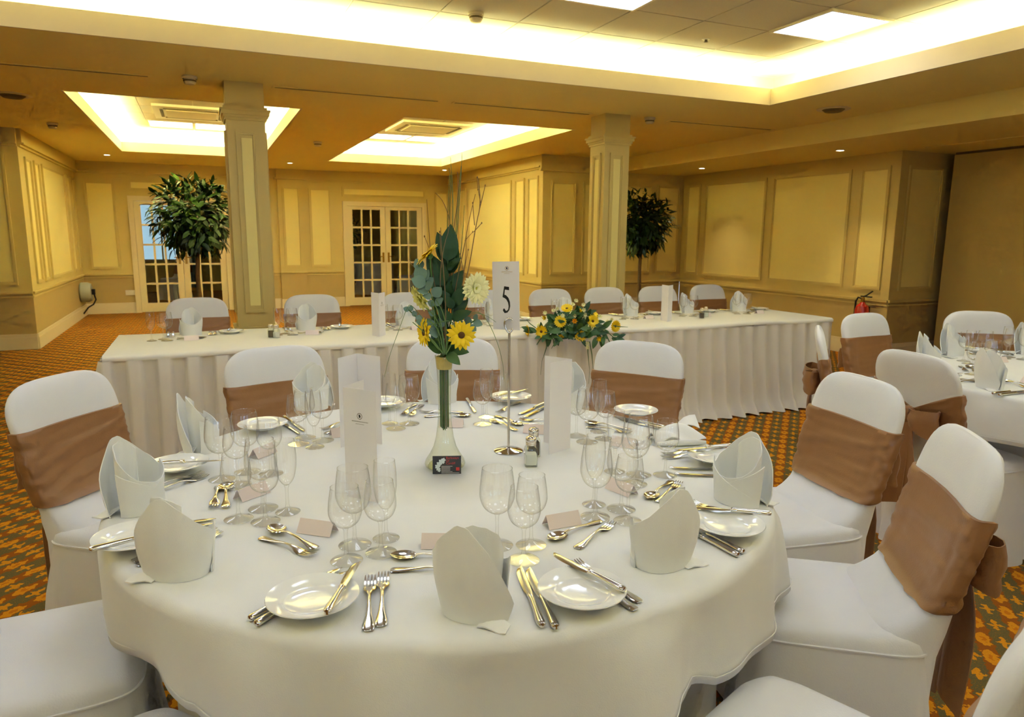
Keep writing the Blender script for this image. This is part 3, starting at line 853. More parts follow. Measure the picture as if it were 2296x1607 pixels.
# ================================================================== TABLES
def round_table(c, label, cat, labels, seed, tip, chairs):
    t = thing('round_table', label, 'table', c, 0, None)
    part('table_top', MB().lathe([(0, .725), (RT - .04, .725), (RT - .03, .735), (RT - .03, .75), (RT - .04, .756), (0, .756)], 64), 'timber', t)
    for k in range(4):
        a = PI / 4 + k * PI / 2
        part('leg', MB().tube([(.55 * math.cos(a), .55 * math.sin(a), .725), (.6 * math.cos(a), .6 * math.sin(a), 0)], .016, 10), 'chrome', t)
    rnd = random.Random(seed); ph = [rnd.uniform(0, 6.28) for _ in range(6)]
    n = 300
    # long under-cloth, pushed in by the chairs
    g = []
    for q in [0, .06, .12, .25, .4, .55, .7, .85, 1.]:
        row = []
        for k in range(n):
            a = 2 * PI * k / n
            r = RT - .004 - .13 * min(1, q * 1.6) + q * .018 * (math.sin(17 * a + ph[0]) + .6 * math.sin(29 * a + ph[1]))
            for ca_, rt_ in chairs:
                dl = (a - math.radians(ca_) + PI) % (2 * PI) - PI
                if abs(dl) < .9:
                    lat = abs(r * math.sin(dl)); rf = (rt_ - .325 - .290) / math.cos(dl); k_ = max(0., min(1., (.40 - lat) / .10)) * min(1., max(0., q - .07) / .2)
                    r = min(r, r + (rf - r) * k_)
            row.append((r * math.cos(a), r * math.sin(a), .75 - q * .748))
        g.append(row)
    u = solo('under_cloth', MB().surf(g, True), 'cloth', labels[0], 'tablecloth', smooth=70); u.location = c
    # square over-cloth: flat top, rolled edge, hem that hangs deepest at its corners
    tp = math.radians(tip)

    def drop(a):
        m = abs(((a - tp + PI / 4) % (PI / 2)) - PI / 4) / (PI / 4)     # 0 at a corner, 1 mid side
        cap = .9
        for ca_, rt_ in chairs:
            dd = abs(math.degrees((a - math.radians(ca_) + PI) % (2 * PI) - PI)); cap = min(cap, .245 + max(0., dd - 19) * .02)
        return min(cap, .205 + .19 * max(0, 1 - m * 1.9) * (.0 if abs(((a - tp - 1.5 * PI + PI) % (2 * PI)) - PI) < PI / 4 else 1.))

    def fold(a):
        f = .55 * math.sin(9 * a + ph[2]) + .5 * math.sin(14 * a + ph[3]) + .3 * math.sin(23 * a + ph[4])
        return math.copysign(abs(f) ** 1.25, f)
    g = []
    for r in (.0005, .3, .6, .8, .86, RT - .022): g.append([(r * math.cos(2 * PI * k / n), r * math.sin(2 * PI * k / n), ZT) for k in range(n)])
    for e in (20, 45, 70, 90):
        ea = math.radians(e); r = RT - .022 + .026 * math.sin(ea)
        g.append([(r * math.cos(2 * PI * k / n), r * math.sin(2 * PI * k / n), ZT - .026 * (1 - math.cos(ea))) for k in range(n)])
    for q in (.12, .25, .4, .55, .7, .85, 1.):
        row = []
        for k in range(n):
            a = 2 * PI * k / n; D = drop(a); am = .046 * q ** .55 * (D / .22)
            pin = -.045 * q * math.exp(-(((a - math.radians(203) + PI) % (2 * PI) - PI) / .22) ** 2) if seed == 3 else 0
            r = RT + .006 + am * fold(a) * (.35 if pin < -.008 * q and q else 1) + .012 * q + pin
            row.append((r * math.cos(a + .012 * q * math.cos(11 * a)), r * math.sin(a + .012 * q * math.cos(11 * a)), ZT - .026 - q * (D - .026)))
        g.append(row)
    o = solo('table_cloth', MB().surf(g, True), 'cloth', labels[1], 'tablecloth', smooth=70); o.location = c
    sm = o.modifiers.new('thickness', 'SOLIDIFY'); sm.thickness = .002; sm.offset = 1
    hem = []
    for k in range(n + 1):
        p = g[-1][k % n]; hem.append((p[0] * 1.002, p[1] * 1.002, p[2] + .018))
    part('hem_stitch', MB().tube(hem, .0012, 4, False), 'cloth', o)
    return t


round_table(T1, 'round banquet table under white cloths with number 5 on it', 'table', ('floor length white under cloth of the number 5 table', 'white square over cloth draped on the number 5 table'), 3, 308, [(138, 1.50), (105, 1.43), (71, 1.44), (36, 1.58), (358, 1.57), (328, 1.40), (290, 1.44), (254, 1.55), (219, 1.37), (183, 1.38)])
round_table(T2, 'second round banquet table under white cloths beside the partition', 'table', ('floor length white under cloth of the second round table', 'white square over cloth draped on the second round table'), 5, 250, [(92, 1.41), (134, 1.34), (174, 1.25), (55, 1.50)])

# head table: three trestles in a row under one cloth and a pleated skirt
HX0, HX1, HY0, HY1 = -.555, 5.0, 4.50, 5.41
for i in range(3):
    x0 = HX0 + .01 + i * 1.85; x1 = x0 + 1.83
    t = thing('trestle_table', 'long trestle table hidden under the skirted head table cloth', 'table', ((x0 + x1) / 2, (HY0 + HY1) / 2, 0), 0, 'trestles of the head table')
    part('table_top', MB().box(-.915, .915, -.42, .42, .725, .752), 'timber', t, None)
    for sx in (-1, 1):
        for sy in (-1, 1): part('leg', MB().tube([(sx * .75, sy * .3, .725), (sx * .75, sy * .32, 0)], .014, 8), 'chrome', t)
g = []
NX = 120
prof = [(-.0, -.012, .035), (-.002, -.012, .02), (.0, -.010, .006), (.012, .0, .0)]
rows = [(HY0 - .014, ZT - .030), (HY0 - .016, ZT - .018), (HY0 - .010, ZT - .006), (HY0 + .006, ZT), (HY0 + .3, ZT + .0), (HY1 - .3, ZT), (HY1 - .006, ZT), (HY1 + .010, ZT - .006), (HY1 + .016, ZT - .02), (HY1 + .016, ZT - .2)]
for y, z in rows:
    row = []
    for k in range(NX + 1):
        x = HX0 + (HX1 - HX0) * k / NX
        dy = .010 * math.sin(x * 3.1 + 1) + .006 * math.sin(x * 7.7)
        row.append((x, y + (dy if y < 5 else 0), z + (.0018 * math.sin(x * 9 + y * 7) if HY0 + .01 < y < HY1 - .01 else .003 * math.sin(x * 5))))
    g.append(row)
ht = solo('head_table_cloth', MB().sheet(g, .004), 'cloth_head', 'long white cloth covering the head table top', 'tablecloth', smooth=70)


def skirt():
    # path along right end, front, left end; s = running length
    pts = []
    for x in np.linspace(HX0, HX1, 700): pts.append((x, HY0 - .004 + .010 * math.sin(x * 3.1 + 1) + .006 * math.sin(x * 7.7), 0, -1))
    left = [(HX0 - .004, y, -1, 0) for y in np.linspace(HY1, HY0, 110)]; right = [(HX1 + .004, y, 1, 0) for y in np.linspace(HY0, HY1, 110)]
    path = left + pts + right
    S = [0]
    for i in range(1, len(path)): S.append(S[-1] + math.hypot(path[i][0] - path[i - 1][0], path[i][1] - path[i - 1][1]))
    g = []
    for q in (0, .03, .12, .3, .5, .7, .85, .94, 1.):
        row = []
        for (x, y, nx, ny), s in zip(path, S):
            ph = s / .148 + .12 * math.sin(s * 2.3) + .10 * q * math.sin(s * 5 + 1)
            tri = (ph % 1.0)
            box = 1 / (1 + math.exp(-(tri - .09) * 60)) - 1 / (1 + math.exp(-(tri - .60) * 60))       # crisp box pleat
            soft = .5 + .5 * math.sin(2 * PI * s / .135 + 1.2 * math.sin(s * 1.7) + q * .8 * math.sin(s * 3))
            mixv = max(0., min(1., (x - 2.4) / .9))                                                   # gathered towards the far end
            d = (1 - mixv) * box + mixv * soft ** 1.3
            dep = .020 + .030 * min(1, q * 6) * (1 - mixv) + mixv * (.012 + .045 * q)
            flare = .035 * q ** 2 + mixv * .05 * max(0, q - .84) / .16
            off = d * dep + flare + .006 * noise.noise(Vector((s * 3, q * 4, 0)))
            zz = ZT - .030 - q * (ZT - .036) * (1 - mixv * .0)
            if q >= .94: zz += .012 * mixv * (.5 + .5 * math.sin(s * 31))
            row.append((x + nx * off, y + ny * off, zz))
        g.append(row)
    solo('table_skirt', MB().surf(g), 'cloth_skirt', 'pleated cream skirt hanging round the front of the head table', 'table skirt', smooth=75)


skirt()


# ================================================================== TABLEWARE
def make_glass(kind, label):
    P = dict(goblet=dict(h=.182, foot=.036, stem=.078, prof=((.006, .0), (.018, .004), (.031, .016), (.0385, .035), (.0395, .052), (.0375, .075), (.0335, .104))),
             white=dict(h=.166, foot=.034, stem=.076, prof=((.006, .0), (.016, .004), (.028, .014), (.0345, .030), (.0352, .044), (.0335, .062), (.0292, .090))),
             flute=dict(h=.187, foot=.030, stem=.072, prof=((.005, .0), (.012, .006), (.0205, .022), (.0258, .05), (.0265, .07), (.0255, .09), (.0235, .115))))[kind]
    t = thing('wine_glass' if kind != 'flute' else 'champagne_flute', label, 'glass', (0, 0, -5))
    st = P['stem']
    part('foot', MB().lathe([(0, 0.0008), (P['foot'], .0008), (P['foot'] + .0006, .002), (P['foot'] - .001, .0032), (.014, .0075), (.0065, .012)], 28), 'wine_glass', t, 60)
    part('stem', MB().lathe([(.0065, .012), (.0042, .022), (.0036, st * .6), (.0044, st - .006), (.0065, st - .002), (.006, st)], 14), 'wine_glass', t, 60)
    pr = [(r, st + z) for r, z in P['prof']]
    fine = []
    for i in range(len(pr) - 1):
        p0 = pr[max(0, i - 1)]; p1 = pr[i]; p2 = pr[i + 1]; p3 = pr[min(len(pr) - 1, i + 2)]
        for k in range(4):
            q = k / 4
            f = lambda a, b, c, d: .5 * (2 * b + (c - a) * q + (2 * a - 5 * b + 4 * c - d) * q * q + (3 * b - a - 3 * c + d) * q ** 3)
            fine.append((f(p0[0], p1[0], p2[0], p3[0]), f(p0[1], p1[1], p2[1], p3[1])))
    fine.append(pr[-1])
    rim = fine[-1]
    bowl = MB().lathe([(0.0, st + .001)] + fine + [(rim[0] + .0003, rim[1] + .0006), (rim[0] - .0006, rim[1] + .0010), (rim[0] - .0008, rim[1] - .0006)], 36)
    part('bowl', bowl, 'wine_glass', t, 60)
    return t


GL = {k: make_glass(k, '') for k in ('goblet', 'white', 'flute')}


def loftpath(rows):
    """rows: (x, y, z, half width, half thickness) along y"""
    n = 10; rings = []
    for (x, y, z, w, h) in rows:
        rings.append([(x + w * sgnpow(math.cos(2 * PI * k / n), .8), y, z + h * sgnpow(math.sin(2 * PI * k / n), .8)) for k in range(n)])
    return rings


def make_fork(L_=.198):
    k = L_ / .198; mb = MB()
    mb.loft(loftpath([(0, -.099 * k, .003, .006, .0012), (0, -.095 * k, .003, .0105, .0018), (0, -.080 * k, .0035, .0110, .0020), (0, -.05 * k, .005, .0060, .0020), (0, -.015 * k, .009, .0036, .0022), (0, .012 * k, .0100, .0034, .0022), (0, .030 * k, .0085, .0062, .0018), (0, .042 * k, .0055, .0118, .0014), (0, .055 * k, .0030, .0128, .0012), (0, .058 * k, .0028, .0126, .0011)]))
    for i in range(4):
        x = (-.0096 + .0064 * i)
        mb.loft([[(x + sx * w, y * k, z + sz * .0008) for sx, sz in ((-1, -1), (1, -1), (1, 1), (-1, 1))] for y, z, w in ((.056, .0029, .0022), (.075, .0030, .0020), (.092, .0062, .0014), (.0985, .0080, .0007))])
    return mb


def make_spoon(L_=.19):
    k = L_ / .198; mb = MB()
    mb.loft(loftpath([(0, -.099 * k, .003, .006, .0012), (0, -.095 * k, .003, .0105, .0018), (0, -.080 * k, .0035, .0110, .0020), (0, -.05 * k, .005, .0060, .0020), (0, -.015 * k, .009, .0036, .0022), (0, .02 * k, .0105, .0034, .0022), (0, .040 * k, .0075, .0050, .0018)]))
    g = []
    for i in range(9):
        q = i / 8; y = .036 + .063 * q; w = .0205 * math.sin(PI * min(1, max(.0, q * .9 + .07))) ** .62 if 0 < q < 1 else .003
        g.append([(w * u, y * k, .0078 - .0068 * (1 - u * u) * math.sin(PI * min(.98, q + .02)) ** .6 + .001 * q) for u in (-1, -.75, -.5, -.25, 0, .25, .5, .75, 1)])
    mb.sheet(g, .0014)
    return mb


def make_knife(label, L_=.235):
    t = thing('table_knife', label, 'knife', (0, 0, -5)); k = L_ / .235
    h = [(-.1175, .001), (-.1165, .0055), (-.112, .0082), (-.105, .0086), (-.09, .0078), (-.05, .0062), (-.025, .0056), (-.016, .0060), (-.012, .0074), (-.008, .0060)]
    part('handle', MB().loft([[(r * math.cos(2 * PI * i / 12) * 1.0, y * k, .0065 + min(r, .0062) * .95 * math.sin(2 * PI * i / 12)) for i in range(12)] for y, r in h]), 'silver', t, 50)
    b = [(-.010, -.005, .005), (.0, -.0075, .006), (.02, -.0095, .0065), (.06, -.0105, .0068), (.09, -.0095, .0068), (.105, -.006, .0066), (.1135, .0, .006), (.1175, .0045, .0055)]
    part('blade', MB().loft([[(x0, y * k, .0045), ((x0 + x1) / 2, y * k, .0062), (x1, y * k, .0055), ((x0 + x1) / 2, y * k, .0040)] for y, x0, x1 in b]), 'silver', t, 50)
    return t


FK = {}
FK['fork'] = solo('dinner_fork', make_fork(.20), 'silver', '', 'fork', smooth=50, loc=(0, 0, -5))
FK['dfork'] = solo('dessert_fork', make_fork(.175), 'silver', '', 'fork', smooth=50, loc=(0, 0, -5))
FK['spoon'] = solo('dessert_spoon', make_spoon(.18), 'silver', '', 'spoon', smooth=50, loc=(0, 0, -5))
FK['knife'] = make_knife(''); FK['bknife'] = make_knife('', .20)


def cutlery(kind, tip, end, z, label, group):
    """lay a piece so that it points from `end` to `tip`"""
    tip = Vector(tip); end = Vector(end); mid = (tip + end) / 2; d = tip - end
    return first_or_dup(FK[kind], Vector((mid.x, mid.y, z)), math.atan2(d.y, d.x) - PI / 2, label, group)


plate0 = None


def make_plate():
    t = thing('side_plate', '', 'plate', (0, 0, -5))
    part('rim', MB().lathe([(.046, .0006), (.052, .004), (.058, .0095), (.070, .0135), (.0835, .0165), (.0848, .0172), (.084, .0188), (.070, .0158), (.0575, .0118), (.053, .0085)], 48), 'porcelain', t, 50)
    part('well', MB().lathe([(0, .0), (.046, .0006)], 48).lathe([(.053, .0085), (.049, .0065), (.03, .0055), (0, .0052)], 48), 'porcelain', t, 50)
    return t


plate0 = make_plate()


# ---------------------------------------------------------------- napkins: a wrapped hood with a low crossed collar
def make_napkin(seed, tall=1.0, mirror=1):
    t = thing('folded_napkin', '', 'napkin', (0, 0, -5)); a0, b0 = .056, .047
    # one cloth wound round itself: angle, height, radius factor (local +y faces the table centre, the hood stands on the diner's side)
    tab = [(-12, .035, 1.36), (-30, .085, 1.22), (-52, .140, 1.10), (-80, .180, 1.02), (-96, .183, 1.0), (-120, .160, 1.0), (-150, .125, 1.0), (-180, .100, .99), (-215, .084, .97), (-262, .074, .93), (-300, .085, .88), (-335, .115, .80), (-370, .155, .72), (-400, .172, .64), (-430, .176, .54), (-465, .165, .42), (-500, .150, .30)]
    A = [r[0] for r in tab][::-1]; H = [r[1] * tall for r in tab][::-1]; K = [r[2] for r in tab][::-1]
    n = 90; g = []
    angs = np.linspace(-12, -500, n)
    for q in (0, .05, .15, .3, .45, .6, .74, .86, .95, 1.):
        row = []
        for d in angs:
            h = float(np.interp(d, A, H)); k = float(np.interp(d, A, K)); a = math.radians(d) * mirror
            hood = math.exp(-((d + 90) / 55.) ** 2)
            flare = 1 + .30 * math.sin(min(1, q * h / .11) * PI / 2) - .34 * hood * max(0, q - .55) ** 1.3
            crease = 1 + .022 * math.sin(math.radians(d) * 9 + seed) * q
            row.append((a0 * k * flare * crease * math.cos(a) if mirror > 0 else a0 * k * flare * crease * -math.cos(math.radians(d)), b0 * k * flare * crease * math.sin(math.radians(d)), h * q))
        g.append(row)
    part('wound_cloth', MB().sheet(g, .0022), 'napkin', t, 75)
    for sx in (-1, 1):          # two flaps crossing in front
        g = []
        for q in (0, .2, .5, .8, 1.):
            row = []
            for j in range(17):
                u = j / 16; a = math.radians(8 + 164 * u) if sx > 0 else math.radians(172 - 164 * u)
                zt = .112 - .10 * u; zb = max(0.0, .030 - .05 * (1 - u)) * 0
                r = 1.10 + .16 * q * (1 - u) + .02 * (sx > 0)
                row.append((a0 * r * math.cos(a), b0 * (r + .02) * math.sin(a) + .001 * sx, zb + (zt - zb) * q))
            g.append(row)
        part('crossed_flap', MB().sheet(g, .0022), 'napkin', t, 75)
    g = [[(mirror * (.030 + .055 * u), -.040 - .012 * u + .045 * v * (1 - u * .5), .002 + .030 * max(0, v) * (1 - u) ** 1.5 + .003 * math.sin(u * 6)) for v in (-.35, 0, .5, 1)] for u in (0, .25, .5, .75, 1)]
    part('tail', MB().sheet(g, .0022), 'napkin', t, 75)
    return t


NAP = [make_napkin(1, 1.0), make_napkin(2, .97, -1), make_napkin(3, 1.03)]


def flat_napkin():
    t = thing('fallen_napkin', 'collapsed white napkin lying folded over on the number 5 table', 'napkin', (0, 0, -5))
    g = []
    for i in range(11):
        u = i / 10 - .5
        g.append([(u * .17, v * .11, .004 + .040 * max(0, math.cos(u * 2.6)) * (1 - (abs(v) * 1.7) ** 2) + .012 * math.sin(u * 9 + v * 6) + .006) for v in [k / 8 - .5 for k in range(9)]])
    part('body', MB().sheet(g, .004), 'napkin', t, 70)
    g = [[(.03 + .06 * u, .02 + .05 * v, .045 + .035 * u * v + .008 * math.sin(u * 4)) for v in (0, .33, .66, 1)] for u in (0, .33, .66, 1)]
    part('raised_corner', MB().sheet(g, .003), 'napkin', t, 70)
    part('fold_edge', MB().tube([(-.085, -.055, .01), (-.03, -.06, .014), (.04, -.058, .014), (.085, -.05, .01)], [.006, .010, .010, .006], 8), 'napkin', t, 70)
    return t


# ---------------------------------------------------------------- cards
def make_place_card(label=''):
    t = thing('place_card', label, 'place card', (0, 0, -5)); w, h, d = .044, .030, .020
    for sy in (-1, 1):
        part('leaf', MB().sheet([[(-w, sy * d, .0006), (w, sy * d, .0006)], [(-w, 0, h), (w, 0, h)]], .0006), 'card_pink', t, None)
    return t


pcard0 = make_place_card()


def emblem(parent, M_, s=1., ink='ink_grey'):
    """small ringed crest with two lines of fine print under it, printed on a card face"""
    n = 20
    ring = MB().add([(s * .0058 * k * math.cos(2 * PI * i / n), s * .0058 * k * math.sin(2 * PI * i / n), 0) for k in (1, .78) for i in range(n)], [(i, (i + 1) % n, n + (i + 1) % n, n + i) for i in range(n)])
    o = part('crest_ring', ring, ink, parent, None); o.matrix_basis = M_
    o = part('crest', MB().add([(s * x, s * y, 0) for x, y in ((-.0016, -.0026), (.0014, -.003), (.0022, .0006), (.0006, .003), (-.0022, .0028))], [(0, 1, 2, 3, 4)]), 'ink', parent, None); o.matrix_basis = M_
    ln = MB()
    for r_, (yy, ww, hh) in enumerate(((-.0105, .017, .0017), (-.0145, .009, .0010))):
        x = -ww
        while x < ww:
            wl = .0011 + .0006 * ((int(x * 1e5) * 7) % 3); ln.add([(s * x, s * yy, 0), (s * (x + wl), s * yy, 0), (s * (x + wl), s * (yy + hh), 0), (s * x, s * (yy + hh), 0)], [(0, 1, 2, 3)]); x += wl + .0007
    o = part('fine_print', ln, ink, parent, None); o.matrix_basis = M_; o['kind'] = 'stuff'


def menu_card(spine, ends, label, group=None, h=.297, crest=None):
    """V-shaped standing card: two leaves from a spine (floor points on the table)"""
    sp_ = Vector(spine); t = thing('menu_card', label, 'menu card', sp_, 0, group)
    for i, e in enumerate(ends):
        d = (Vector(e) - sp_); d.z = 0; d = d.normalized() * .105
        part('leaf', MB().sheet([[(0, 0, .0005), (d.x, d.y, .0005)], [(0, 0, h), (d.x, d.y, h)]], .0008), 'card_white', t, None)
        if crest == i:
            dn = d.normalized(); n = Vector((dn.y, -dn.x, 0))
            if n.dot(Vector((-sp_.x, -sp_.y, 0))) < 0: n = -n
            xr = dn if dn.cross(Vector((0, 0, 1))).dot(n) > 0 else -dn
            M_ = Matrix((( xr.x, 0, n.x, 0), (xr.y, 0, n.y, 0), (0, 1, 0, 0), (0, 0, 0, 1))); pos = d * .5 + n * .0007
            M_.translation = (pos.x, pos.y, h * .76)
            emblem(t, M_, 1.5)
    return t


def shaker(loc, rz, kind, label, group=None):
    t = thing(kind + '_shaker', label, 'shaker', loc, rz, group)
    sq = lambda r, z, ex=7: [(r * sgnpow(math.cos(2 * PI * k / 24), 2 / ex), r * sgnpow(math.sin(2 * PI * k / 24), 2 / ex), z) for k in range(24)]
    part('jar', MB().loft([sq(.0175, .0005), sq(.0195, .003), sq(.0195, .050), sq(.0185, .058, 5), sq(.0155, .064, 3), sq(.0145, .070, 2)], True, False), 'shaker_glass', t, 50)
    part('contents', MB().loft([sq(.0155, .006), sq(.0165, .010), sq(.0165, .040 if kind == 'salt' else .048)]), kind, t, 50)
    part('cap', MB().lathe([(.0150, .066), (.0160, .067), (.0160, .070), (.0152, .071), (.0160, .072), (.0160, .075), (.0152, .076), (.0165, .078), (.0170, .084), (.0150, .090), (.008, .093), (0, .0935)], 24), 'chrome', t, 50)
    return t


# ================================================================== SETTING THE NUMBER 5 TABLE
def T(x, y, z=ZT): return PZ(z, x, y)


FOR5 = ' on the number 5 table'
NAME5 = dict(fork='silver dinner fork', dfork='small silver dessert fork', spoon='silver dessert spoon', knife='silver table knife', bknife='silver butter knife across a side plate',
             goblet='large clear wine goblet', white='small clear wine glass', flute='tall slim champagne flute', plate='white side plate', napkin='upright folded white napkin', card='folded pale pink place card')
OFF5 = dict(fork=-8, dfork=0, spoon=0, knife=8, bknife=-19, goblet=17, white=17, flute=17, plate=-19, napkin=0, card=0)
PLACE5 = {2: 'with the fallen napkin', 38: 'by the trailing flower sprays', 74: 'behind the glass vase', 110: 'before the pleated skirt', 146: 'behind the crested menu card', 182: 'with the broad pushed-in seat', 218: 'beside the broad pushed-in seat', 254: 'facing the florist card', 290: 'next to the bow-tailed chair', 326: 'of the bow-tailed chair'}


def lab5(kind, p):
    a = math.degrees(math.atan2(p.y - T1.y, p.x - T1.x)) - OFF5[kind]
    best = min(PLACE5, key=lambda k: abs((a - k + 180) % 360 - 180))
    return NAME5[kind] + ', number 5 table, place ' + PLACE5[best]


# pieces whose two ends show in the photograph: kind, tip pixel, handle-end pixel, resting height
LAID = [
    ('knife', (489, 1165), (231, 1204), 0), ('knife', (478, 1177), (236, 1217), 0), ('bknife', (392, 1222), (247, 1258), .017), ('fork', (500, 1181), (275, 1270), 0), ('fork', (514, 1189), (284, 1280), 0),
    ('spoon', (594, 1183), (722, 1241), .004), ('dfork', (695, 1247), (592, 1210), 0), ('spoon', (508, 1086), (506, 1146), .003), ('dfork', (478, 1143), (490, 1092), 0),
    ('fork', (453, 1072), (330, 1112), 0), ('fork', (442, 1066), (320, 1104), 0), ('bknife', (491, 1058), (352, 1066), .017),
    ('knife', (765, 1276), (557, 1396), 0), ('knife', (770, 1288), (580, 1402), 0), ('bknife', (804, 1295), (734, 1416), .017),
    ('fork', (831, 1290), (825, 1427), 0), ('fork', (861, 1277), (853, 1424), 0), ('spoon', (909, 1251), (1030, 1253), 0), ('dfork', (1034, 1281), (906, 1281), 0),
    ('knife', (1163, 1274), (1216, 1411), 0), ('knife', (1186, 1284), (1242, 1404), 0), ('bknife', (1231, 1272), (1407, 1367), .017),
    ('fork', (1276, 1253), (1452, 1364), 0), ('fork', (1266, 1276), (1430, 1373), 0), ('spoon', (1244, 1210), (1334, 1174), 0), ('dfork', (1387, 1166), (1277, 1243), 0),
    ('knife', (1490, 1165), (1657, 1252), 0), ('knife', (1502, 1160), (1668, 1244), 0), ('bknife', (1537, 1165), (1726, 1183), .017), ('fork', (1531, 1134), (1716, 1194), 0), ('fork', (1548, 1128), (1715, 1180), 0),
    ('dfork', (1524, 1084), (1474, 1128), 0), ('spoon', (1452, 1122), (1506, 1080), 0), ('knife', (1524, 1066), (1686, 1072), 0), ('knife', (1514, 1052), (1665, 1056), 0),
    ('fork', (1490, 1020), (1600, 1010), 0), ('fork', (1494, 1028), (1600, 1020), 0), ('bknife', (1512, 1034), (1640, 1022), .017), ('knife', (1400, 944), (1490, 966), 0), ('knife', (1385, 937), (1478, 958), 0),
    ('spoon', (1332, 952), (1392, 961), 0), ('dfork', (1396, 970), (1334, 961), 0), ('knife', (1160, 933), (1228, 903), 0), ('knife', (1172, 939), (1236, 909), 0), ('dfork', (1190, 944), (1240, 948), 0), ('spoon', (1240, 956), (1190, 953), 0),
    ('dfork', (946, 925), (1034, 926), 0), ('spoon', (1050, 934), (958, 935), 0), ('knife', (682, 968), (638, 938), 0), ('knife', (672, 975), (624, 944), 0), ('dfork', (730, 962), (790, 944), 0), ('spoon', (800, 951), (740, 970), 0),
    ('spoon', (1152, 950), (1126, 939), 0), ('dfork', (1116, 949), (1142, 960), 0), ('bknife', (1168, 893), (1128, 904), .017), ('fork', (1120, 925), (1160, 905), 0), ('fork', (905, 931), (928, 909), 0), ('fork', (922, 933), (944, 911), 0), ('knife', (1062, 922), (1050, 902), 0),
]
for kind, tp, en, dz in LAID:
    cutlery(kind, T(*tp), T(*en), ZT + .0006 + dz + (.0130 if kind == 'bknife' else 0), lab5(kind, (T(*tp) + T(*en)) / 2), kind + ' of the number 5 table')
RAISE = .0115
for px_, py_ in ((703, 1366), (1304, 1348), (302, 1226), (1630, 1196), (1602, 1040), (400, 1058), (1146, 902), (1425, 934), (590, 966), (862, 914)):
    p = T(px_, py_); first_or_dup(plate0, Vector((p.x, p.y, ZT + .001 + RAISE)), random.uniform(0, 6), lab5('plate', p), 'side plates of the number 5 table')
for i, (px_, py_, turn) in enumerate(((312, 1140, -40), (408, 1282, 30), (1058, 1368, -25), (1478, 1262, -10), (1655, 1122, 60), (1272, 920, 0), (990, 900, 20), (700, 915, -30), (450, 1008, 30))):
    p = T(px_, py_); d = p - T1; first_or_dup(NAP[(0, 1, 2, 0, 1, 2, 0, 1, 2)[i]], Vector((p.x, p.y, ZT + .0012)), math.atan2(d.y, d.x) + PI / 2 + math.radians(turn), lab5('napkin', p), 'napkins of the number 5 table')
fn = flat_napkin(); p = T(1515, 990); fn.location = (p.x, p.y, ZT + .001); fn.rotation_euler = (0, 0, -.3)
for px_, py_, rz in ((712, 1193, -.28), (1260, 1176, .42), (565, 1112, 1.0), (1393, 1102, -.9), (990, 1224, .0), (1012, 956, .0), (1202, 970, -.2), (770, 976, .5), (1400, 1000, -.5), (590, 1020, 1.2)):
    p = T(px_, py_); first_or_dup(pcard0, Vector((p.x, p.y, ZT + .0008)), -YAW + rz, lab5('card', p), 'place cards of the number 5 table')
GLS = [('goblet', 797, 1224), ('white', 778, 1257), ('white', 853, 1240), ('flute', 866, 1208), ('goblet', 1115, 1224), ('white', 1174, 1257), ('white', 1190, 1223),
       ('goblet', 1345, 1160), ('flute', 1341, 1134), ('white', 1397, 1166), ('goblet', 1382, 1143), ('white', 1471, 1066), ('flute', 1391, 1060), ('goblet', 1424, 1082), ('goblet', 1436, 1066),
       ('white', 1294, 979), ('goblet', 1318, 990), ('flute', 1342, 968), ('white', 1352, 985), ('white', 1084, 951), ('goblet', 1116, 944), ('flute', 1092, 936),
       ('white', 889, 961), ('goblet', 915, 951), ('flute', 876, 950), ('white', 670, 996), ('flute', 706, 1003), ('goblet', 722, 988), ('white', 687, 982),
       ('goblet', 504, 1076), ('white', 531, 1086), ('goblet', 566, 1060), ('white', 594, 1062), ('white', 541, 1164), ('goblet', 592, 1142), ('white', 592, 1170), ('flute', 642, 1148)]
GR = dict(goblet=.0405, white=.0362, flute=.0318); GP = [T(x_, y_) for _, x_, y_ in GLS]
for _ in range(200):
    for i in range(len(GLS)):
        for j in range(i):
            d = GP[i] - GP[j]; need = GR[GLS[i][0]] + GR[GLS[j][0]] - d.length
            if need > 0: d = d.normalized() * need * .5; GP[i] += d; GP[j] -= d
for (k, px_, py_), p in zip(GLS, GP):
    first_or_dup(GL[k], Vector((p.x, p.y, ZT + .0005)), 0, lab5(k, p), k + ' glasses of the number 5 table')

menu_card(T(777, 1112), (T(850, 1128), T(842, 1070)), 'white menu card with a printed crest standing among the glasses, number 5 table', crest=0)
menu_card(T(806, 985), (T(766, 1003), T(872, 1000)), 'plain white menu card standing behind the crested card, number 5 table')
menu_card(T(1278, 1004), (T(1222, 1022), T(1222, 992)), 'plain white menu card standing beside the shakers, number 5 table')
p = T(1190, 1044); shaker(p, -YAW + .1, 'salt', 'square glass salt shaker with a chrome cap, number 5 table')
p = T(1196, 1022); shaker(p, -YAW + .2, 'pepper', 'square glass pepper shaker behind the salt, number 5 table')

# table number on its tall stand
b = T(1140, 1011); t = thing('table_number_stand', 'tall chrome stand holding the table number card', 'stand', b)
part('base', MB().lathe([(0, .0005), (.046, .0005), (.047, .003), (.040, .006), (.012, .010), (.0055, .013)], 36), 'chrome', t, 40)
part('pole', MB().tube([(0, 0, .010), (0, 0, .388)], .0042, 12), 'chrome', t, 40)
tear = [(RGT * (.014 * math.sin(a) * (1 - .25 * math.cos(a)))) + Vector((0, 0, .388 + .018 - .018 * math.cos(a) + .004 * (1 - math.cos(a)))) - FWD * .004 for a in [2 * PI * i / 24 for i in range(25)]]
part('clip', MB().tube(tear, .0035, 8, False), 'chrome', t, 50)
bz = b.copy()
cn = [PV(bz, x, y) for x, y in ((1100, 582), (1148, 594), (1164, 735), (1113, 731))]
